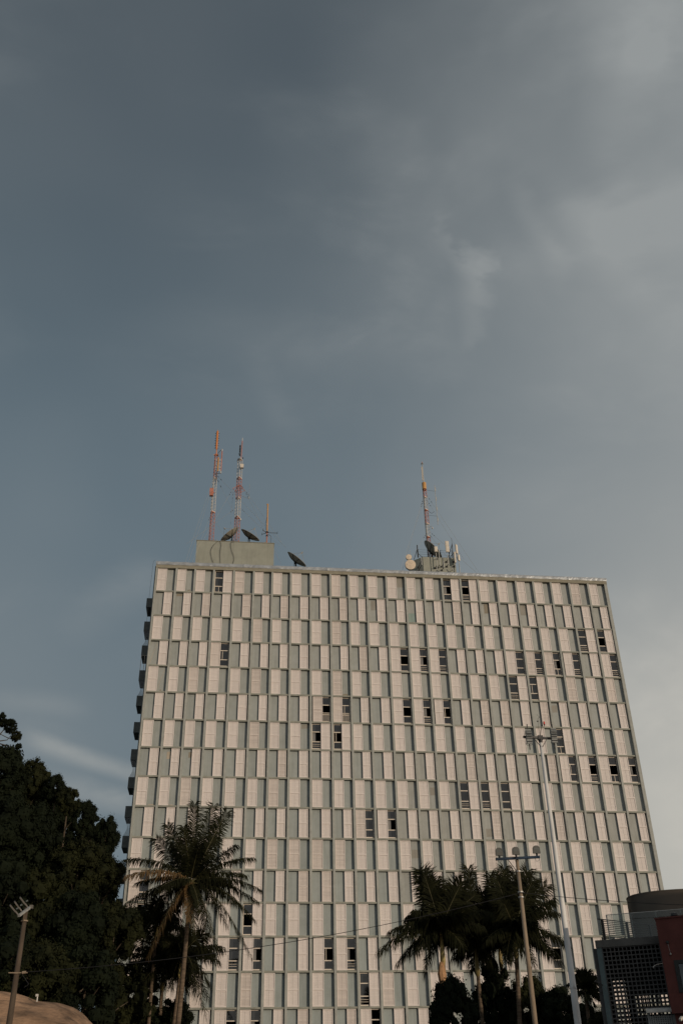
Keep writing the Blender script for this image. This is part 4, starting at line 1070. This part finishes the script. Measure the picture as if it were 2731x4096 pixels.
# coconut palm, crop4: origin (400,3150) scale .5421
def c4(x, y, Y): return at(400+x*.5421, 3150+y*.5421, Y)
Yc = -24.6; cr = c4(690, 690, Yc); bs = V((6.0, Yc, 0))
tl_ = [(700, 128, -.6), (838, 140, .5), (935, 185, -.2), (500, 278, .4), (990, 430, -1.2), (205, 528, .3), (212, 645, -1.2), (1172, 745, -.8), (1120, 520, .9), (1130, 960, -.4), (165, 880, .6),
      (1112, 1240, -1.0), (885, 1280, -.6), (362, 1235, -.9), (655, 985, -1.2), (740, 930, -1.4), (560, 420, 1.2), (620, 300, -.9), (860, 380, 1.3), (330, 820, 1.4), (1000, 840, 1.5), (480, 1010, 1.0), (800, 1120, 1.2), (560, 900, 1.3), (885, 250, .9), (1060, 640, .5), (1150, 830, -.2), (290, 700, .8), (420, 380, 1.0), (950, 700, 1.1), (700, 1100, -.4), (930, 1000, .6)]
cr = V((c4(672, 700, Yc).x, Yc, c4(672, 700, Yc).z))
palm('coconut_palm', 'tall coconut palm with a ragged crown in front of the tower, left of centre', 'palm tree', bs, cr,
     [c4(x, y, Yc+dy*1.6) for x, y, dy in tl_], .20, .95, 84, .20, .12, brown=(6, 13, 14), nuts=True, droop=1.25, seed=4, bend=.1, wid=.07, roll=.35, extra=5, exl=3.6)
# darker palms behind it
def tips4(lst, Y): return [c4(x, y, Y+dy) for x, y, dy in lst]
Yq = -19
palm('king_palm', 'smaller king palm with a greenish crownshaft, at left below the coconut palm', 'palm tree', V((c4(450, 1745, Yq).x, Yq, 0)), c4(470, 1330, Yq),
     tips4([(150, 1160, .3), (155, 1240, -.6), (260, 1000, .5), (330, 1400, .8), (380, 1180, -.8), (620, 1130, .4), (700, 1300, .5), (480, 1050, .6), (250, 1480, .3), (650, 1500, -.5)], Yq),
     .26, .95, 90, .14, .12, shaft=1.4, droop=1.1, seed=7, extra=8, exl=2.2, group='palms below the coconut palm')
palm('king_palm', 'feathery dark palm with a pale trunk, directly behind the coconut palm trunk', 'palm tree', V((c4(490, 1745, -21).x, -21, 0)), c4(600, 1260, -21),
     tips4([(890, 1180, .3), (860, 1270, -.6), (810, 1450, .5), (800, 1560, .8), (780, 1670, -.8), (700, 1500, .4), (640, 1060, .5), (480, 1100, .6), (520, 1480, .3), (760, 1080, -.5)], -21),
     .28, 1.0, 90, .15, .12, shaft=1.2, droop=1.1, seed=9, extra=8, exl=2.4, group='palms below the coconut palm')
palm('king_palm', 'dark palm crown showing left above the other small palms, against the tower edge', 'palm tree', V((c4(360, 1745, -20).x, -20, 0)), c4(420, 990, -20),
     tips4([(190, 1000, .3), (230, 920, -.6), (250, 1110, .5), (330, 880, .8), (430, 820, -.8), (560, 900, .4), (180, 1090, .5), (590, 1010, .6), (520, 1150, .3), (330, 1200, -.5)], -20),
     .25, .9, 84, .13, .11, shaft=.9, droop=1.1, seed=12, extra=8, exl=2.0, group='palms below the coconut palm')
# right group, crop5: origin (1450,3350) scale .574
def c5(x, y, Y): return at(1450+x*.57398, 3350+y*.57398, Y)
def tips5(lst, Y): return [c5(x, y, Y+dy) for x, y, dy in lst]
Yk = -34
palm('king_palm', 'leftmost king palm of the right group, with a dry brown sheath on its trunk', 'palm tree', V((c5(600, 1300, Yk).x, Yk, 0)), c5(545, 660, Yk),
     tips5([(395, 240, .3), (425, 250, -.4), (130, 775, -.6), (250, 865, .6), (215, 640, -.4), (515, 300, .8), (690, 315, -.8), (785, 400, .9), (330, 560, .5), (430, 930, .6), (700, 760, -1.2), (820, 620, -.5), (620, 350, 1.2), (640, 760, .9), (870, 520, .2), (360, 800, -1)], Yk),
     .25, 1.06, 115, .16, .12, shaft=1.75, droop=1.0, seed=15, extra=11, exl=2.15, husk=True, group='king palms right of centre')
palm('king_palm', 'slender king palm second from left in the right group', 'palm tree', V((c5(845, 1300, -32).x, -32, 0)), c5(785, 760, -32),
     tips5([(735, 222, .1), (600, 480, -.4), (700, 420, -.6), (960, 640, .6), (900, 420, -.4), (650, 820, .8), (900, 860, -.8), (1000, 740, .9), (580, 700, .4), (830, 380, -.8)], -32),
     .28, 1.01, 105, .14, .11, shaft=1.6, droop=1.0, seed=17, extra=11, exl=2.24, group='king palms right of centre')
palm('king_palm', 'king palm with a green crownshaft third from left, under the tangle of fronds', 'palm tree', V((c5(985, 1300, -30).x, -30, 0)), c5(945, 700, -30),
     tips5([(890, 265, .3), (985, 225, -.4), (860, 420, -.6), (760, 560, .6), (1030, 330, -.4), (1080, 640, .8), (880, 760, -.8), (1040, 860, .9), (800, 800, .5)], -30),
     .28, 1.01, 105, .14, .11, shaft=1.7, droop=1.0, seed=19, extra=11, exl=2.32, group='king palms right of centre')
palm('king_palm', 'rightmost king palm, its fronds reaching to the floodlight mast', 'palm tree', V((c5(1042, 1300, Yk).x, Yk, 0)), c5(1050, 640, Yk),
     tips5([(1145, 240, .3), (1178, 310, -.4), (1305, 440, -.6), (1338, 525, .6), (1418, 745, -.4), (1375, 865, .8), (1195, 885, -.8), (1280, 330, .9), (940, 300, .5), (1000, 860, -1), (1300, 800, 1.2), (1060, 260, 1.0)], Yk),
     .26, 1.06, 115, .16, .12, shaft=1.6, droop=1.0, seed=23, extra=11, exl=2.24, group='king palms right of centre')
# small fan-like palm beside the breeze block building (crop6: 2250,3400 /3.26)
def c6(x, y, Y): return at(2250+x/3.2599, 3400+y/3.2599, Y)
Ys = -40
palm('small_palm', 'small bushy palm between the floodlight mast and the breeze block building', 'palm tree', V((c6(300, 2200, Ys).x, Ys, 0)), c6(290, 1850, Ys),
     [c6(x, y, Ys+d) for x, y, d in [(230, 1580, .2), (320, 1590, -.3), (450, 1670, .3), (460, 1810, -.4), (520, 1900, .2), (180, 1640, -.3), (100, 1750, .4), (420, 2020, -.2), (400, 1640, .5), (90, 1900, .1), (340, 1720, -.5)]],
     .15, .5, 50, .10, .09, droop=.6, seed=31, extra=5, exl=1.4)

# ------------------------------------------------------------------ breeze block building at right
HT = 8.0
A = atz(2377, 3762, HT); B_ = atz(2630, 3743.5, HT)
ex = (B_-A); ex.z = 0; ex.normalize(); ey = V((-ex.y, ex.x, 0))      # ey points away from the street
def fr(o, name=None):
    m = Matrix((ex, ey, V((0, 0, 1)))).transposed().to_4x4(); m.translation = V((o.x, o.y, 0)); return m
MF = fr(A)
bb_ = thing('breeze_block_building', 'low dark building with a breeze block screen and a glass railed roof terrace', 'building', (A.x, A.y, 0))
W_ = 6.5; DP = 4.2
b = MB(); b.box(0, W_, 0, DP, HT-.28, HT, MF); b.build('roof_slab', m_slabc, bb_)
b = MB(); b.box(.02, .22, .03, .28, 0, HT-.28, MF); b.build('column', m_colc, bb_)
cs = .160; nc = 28; nr = 46; x0s = .24
def screen(y, th, m, x0=x0s, nc=nc, hb=.021):
    b = MB()
    zt_ = HT-.30; zb_ = zt_-cs*nr
    for i in range(nc+1): b.box(x0+i*cs-hb, x0+i*cs+hb, y, y+th, zb_, zt_, m)
    for j in range(nr+1): b.box(x0-.016, x0+nc*cs+.016, y-.002, y+th+.002, zb_+j*cs-hb, zb_+j*cs+hb, m)
    return b
screen(.05, .09, MF).build('breeze_block_screen', m_cob, bb_)
screen(DP-.3, .22, MF@Matrix.Translation((.07, 0, .05)), -.02, 30, .03).build('breeze_block_screen', m_cob, bb_); screen(.05, .2, MF@Matrix.Translation((.1, .3, 0))@Matrix.Rotation(pi/2, 4, 'Z'), 0.0, 21, .035).build('breeze_block_screen', m_cob, bb_)

b = MB(); b.box(.85, W_, 1.6, 1.72, 6.05, HT-.3, MF); b.box(.8, 1.0, 1.5, 1.75, 0, HT-.3, MF); b.box(.25, 1.0, 1.55, 1.65, HT-1.3, HT-.55, MF); b.box(.9, W_, 1.6, 1.72, 0, 5.35, MF); b.box(2.75, 2.95, 1.5, 1.75, 3, HT-.3, MF)
b.box(.3, W_, .4, DP-.3, 2.9, 3.0, MF); b.build('inner_wall', m_inner, bb_)
b = MB(); b.box(W_-.1, W_, .1, DP, 0, HT-.3, MF); b.build('end_wall', m_inner, bb_)
# glass railing
gl = MB(); y_ = .95
P_ = [(.55, 2.15), (2.15, 3.9), (3.9, 6.3)]
gl.box(.52, 6.4, y_, y_+.012, HT+.05, HT+1.08, MF); 
go = gl.build('glass_railing', m_rail, bb_)
b = MB()
for xx_ in (.52, 1.52, 2.52, 3.52): b.box(xx_-.018, xx_+.018, y_+.014, y_+.05, HT, HT+1.10, MF)
b.box(.5, 6.4, y_+.0, y_+.035, HT+1.082, HT+1.105, MF); b.box(.5, .52, y_, y_+.03, HT, HT+1.08, MF); sub(b, 'railing_frame', m_galv, go)
# louvred side fence
F0 = atz(2396, 3679, HT+1.02); F1 = atz(2560, 3697, HT+1.02)
fd = (F1-F0); fl_ = V((fd.x, fd.y, 0)).length; fx = V((fd.x, fd.y, 0)).normalized(); fy = V((-fx.y, fx.x, 0))
mfm = Matrix((fx, fy, V((0, 0, 1)))).transposed().to_4x4(); mfm.translation = V((F0.x, F0.y, HT))
b = MB()
for i in range(13): b.box(.05, fl_+1, -.012, .012, .06+i*.075, .085+i*.075, mfm)
fo = b.build('louvred_fence', m_slat, bb_)
b = MB(); 
for xx_ in (.15, 1.6, 3.0, 4.4): b.box(xx_-.035, xx_+.035, -.045, .045, 0, 1.03, mfm)
b.box(-.12, fl_+1, -.03, .03, 1.032, 1.06, mfm); sub(b, 'fence_post', m_dark, fo)
# oval bronze clad volume on the terrace
oc = at(2531, 3590, -47.5)
zt_ = oc.z+.12
t = thing('rooftop_tank', 'big smooth oval bronze clad tank rising above the glass railing', 'tank', (oc.x+2.9, -47.0, HT))
b = MB(); n = 64; oxc, oyc = oc.x+2.75, -47.0
for k in range(n):
    a = 2*pi*k/n; b.v.append((oxc+2.8*cos(a), oyc+1.9*sin(a), HT-.6)); 
for k in range(n):
    a = 2*pi*k/n; b.v.append((oxc+2.8*cos(a), oyc+1.9*sin(a), zt_))
for k in range(n): b.f.append((k, (k+1) % n, n+(k+1) % n, n+k)); b.t.append(None)
o = b.build('shell', m_oval, t, smooth=True)
b = MB(); b.lathe((0, 0, 0), [(0, .02), (1, .02), (1.006, 0.0), (1.006, -.04)], 64)
b.v = [(oxc+x*2.8, oyc+y*1.9, zt_+z) for x, y, z in b.v]; b.build('lid', m_oval, t)
# side floodlight on the column
fp = c6(480, 1740, A.y-.05)
t = thing('floodlight', 'small dark floodlight on a bracket at the edge of the breeze block building', 'floodlight', fp)
b = MB(); m_r = Matrix.Translation(fp+V((-.08, 0, .03)))@Matrix.Rotation(.5, 4, 'Y'); b.box(-.12, .06, -.07, .07, -.03, .03, m_r); b.build('head', m_dark, t)
b = MB(); b.bar(fp+V((-.04, 0, 0)), fp+V((.12, .05, -.05)), .03); b.build('bracket', m_dark, t)
# ground storey strip, canopy and vent grille (lower right)
b = MB(); b.box(.3, W_, -.02, .03, 0, 3.0, MF)
for i in range(70): b.box(.34+i*.085, .36+i*.085, -.05, -.021, 0, 2.95, MF)
b.build('ribbed_cladding', m_inner, bb_)

# ------------------------------------------------------------------ red building
D0 = 42.5; ra = atd(2618, 3677.6, D0); rb_ = atd(2731, 3667, D0); 
MR = Matrix((ex, ey, V((0, 0, 1)))).transposed().to_4x4(); ang = radians(-6)
MR = Matrix.Translation((ra.x, ra.y, 0))@Matrix.Rotation(atan2(ex.y, ex.x)+ang, 4, 'Z')
rbld = thing('red_building', 'dark red rendered building cut off by the right edge of the view', 'building', (ra.x, ra.y, 0))
RW, RH = 9, ra.z
# window in wall-local coordinates
MRi = MR.inverted()
def onwall(x, y, d=0):
    o = MRi@CAM; dd = (MRi.to_3x3())@ray(x, y); return o+dd*((-d-o.y)/dd.y)
w0 = onwall(2250+1440/3.26, 3400+1440/3.26); w1 = onwall(2250+1520/3.26, 3400+1860/3.26)
wx0, wz1, wz0 = onwall(2250+1445/3.26, 3400+1445/3.26).x, w0.z, w1.z
wx0 = (w0.x+w1.x)/2
zb_ = onwall(2250+1390/3.26, 3400+2135/3.26).z
b = MB(); wx1 = wx0+1.6
b.box(0, wx0, 0, .2, zb_, RH, MR); b.box(wx1, RW, 0, .2, zb_, RH, MR); b.box(wx0, wx1, 0, .2, zb_, wz0, MR); b.box(wx0, wx1, 0, .2, wz1, RH, MR)
b.box(0, .2, .2, 7, zb_, RH, MR); b.box(.2, RW, 6.8, 7, zb_, RH, MR); b.box(.2, RW, .2, 6.8, RH-.3, RH-.15, MR); b.box(.05, RW, .3, 6.8, 0, zb_-.002, MR)
b.build('wall', m_redw, rbld)
b = MB(); b.box(-.03, RW, -.04, .24, RH+.001, RH+.05, MR); b.build('coping', m_redw, rbld)
b = MB(); f_ = .14
for a_ in ((wx0, wx0+f_, wz0, wz1), (wx1-f_, wx1, wz0, wz1), (wx0+f_, wx1-f_, wz0, wz0+.10), (wx0+f_, wx1-f_, wz1-.12, wz1)): b.box(a_[0], a_[1], -.03, .12, a_[2], a_[3], MR)
wn = b.build('window', m_slat, rbld)
b = MB(); b.box(wx0+f_, wx1-f_, .05, .06, wz0+.1, wz1-.12, MR); o = sub(b, 'pane', m_pane, wn)
b = MB(); b.box(wx0+.02, wx1-.02, .8, .82, wz0-.2, wz1+.2, MR); sub(b, 'blind', m_curt, wn)
q = onwall(2250+1450/3.26, 3400+860/3.26, -.3); qq = MR@V((q.x, .35, 0)); 
b = MB(); b.lathe((qq.x, qq.y, RH+.0), [(.11, 0), (.11, .10), (.15, .12), (.14, .2), (.05, .24), (0, .245)], 16); tag(b.build('roof_vent', m_dark), 'small round dark vent cap on top of the red building', 'vent')
q = onwall(2250+1365/3.26, 3400+1205/3.26); p = MR@V((q.x, -.05, q.z))
t = thing('wall_lamp', 'small dark lamp with a hanging wire on the red wall', 'lamp', p)
b = MB(); b.lathe(p, [(0, .06), (.05, .04), (.06, -.03), (0, -.06)], 12); b.tube(p, p+V((0, .06, 0)), .02); b.build('shade', m_dark, t)
b = MB(); b.path(spline([p, p+V((.01, -.01, -.2)), p+V((.03, -.02, -.38))]), .006, 4); b.lathe(p+V((.03, -.02, -.42)), [(0, .05), (.035, .02), (.035, -.02), (0, -.05)], 10); b.build('bulb', m_galv, t)
p = MR@V((-.02, -.02, onwall(2250+1300/3.26, 3400+1480/3.26).z)); e = c6(1180, 1520, p.y-.3)
b = MB(); b.path(spline([p, p.lerp(e, .6)+V((0, 0, .03)), e, e-V((.02, 0, .06))]), .014, 6); tag(b.build('wall_hook', m_galv), 'thin bent pipe sticking out left of the red wall in front of the screen', 'pipe')
# canopy with perforated panel and small camera
ca_ = c6(1095, 2135, A.y-1.2); cb_ = c6(1375, 2125, A.y-1.2-1.0)
t = thing('canopy', 'white curved canopy over a perforated panel at the bottom right', 'canopy', (ca_.x, ca_.y, ca_.z-2))
m_c = Matrix((ex, ey, V((0, 0, 1)))).transposed().to_4x4(); m_c.translation = ca_
cw = (cb_-ca_).length*.95
b = MB(); n = 10
for i in range(n):
    a0_, a1_ = pi*i/n, pi*(i+1)/n
    def cp(a_): return (-.30*cos(a_), .05+.13*sin(a_))
    (y0_, z0__), (y1_, z1_) = cp(a0_), cp(a1_)
    b.quad(m_c@V((0, y0_, z0__)), m_c@V((cw, y0_, z0__)), m_c@V((cw, y1_, z1_)), m_c@V((0, y1_, z1_)))
b.box(0, cw, -.31, -.29, 0, .06, m_c); b.box(0, .02, -.29, .3, 0, .05, m_c); b.build('curved_cover', m_white, t)
b = MB(); 
for i in range(11): b.box(.08+i*(cw-.2)/10, .13+i*(cw-.2)/10, -.02, .0, -2, -.08, m_c)
for j in range(28): b.box(.08, cw-.08, -.024, .002, -2+j*.069, -2+j*.069+.03, m_c)
b.box(.0, .07, -.03, .03, -2, -.02, m_c); b.box(cw-.07, cw, -.03, .03, -2, -.02, m_c); b.build('perforated_panel', m_lamp, t)
p = c6(1540, 2200, ra.y-2.1); t = thing('security_camera', 'small white security camera at the bottom right edge', 'camera', p)
b = MB(); b.bar(p+V((-.07, -.05, -.05)), p+V((.06, .05, .05)), .08); b.build('housing', m_white, t); b = MB(); b.bar(p+V((.02, .02, .0)), p+V((.12, .35, -.05)), .03); b.build('arm', m_dark, t)

# ------------------------------------------------------------------ unseen block added outside the view to shade the street corner
def shade_block(label, x0, x1, y0, y1, h):
    t = thing('house', label, 'building', (x0, y0, 0))  # unseen mass, placed and sized only for its shadow
    b = MB(); b.box(x0, x1, y0, y1, 0, h); b.build('wall', m_pent, t)
    b = MB(); b.box(x0-.2, x1+.2, y0-.2, y1+.2, h+.002, h+.25); b.build('roof', m_slabc, t)
shade_block('plain unseen block added beyond the right edge of the view for shade', 46, 70, -84, -74, 15.5)
for o in bpy.data.objects:
    if '_o' in o: del o['_o']
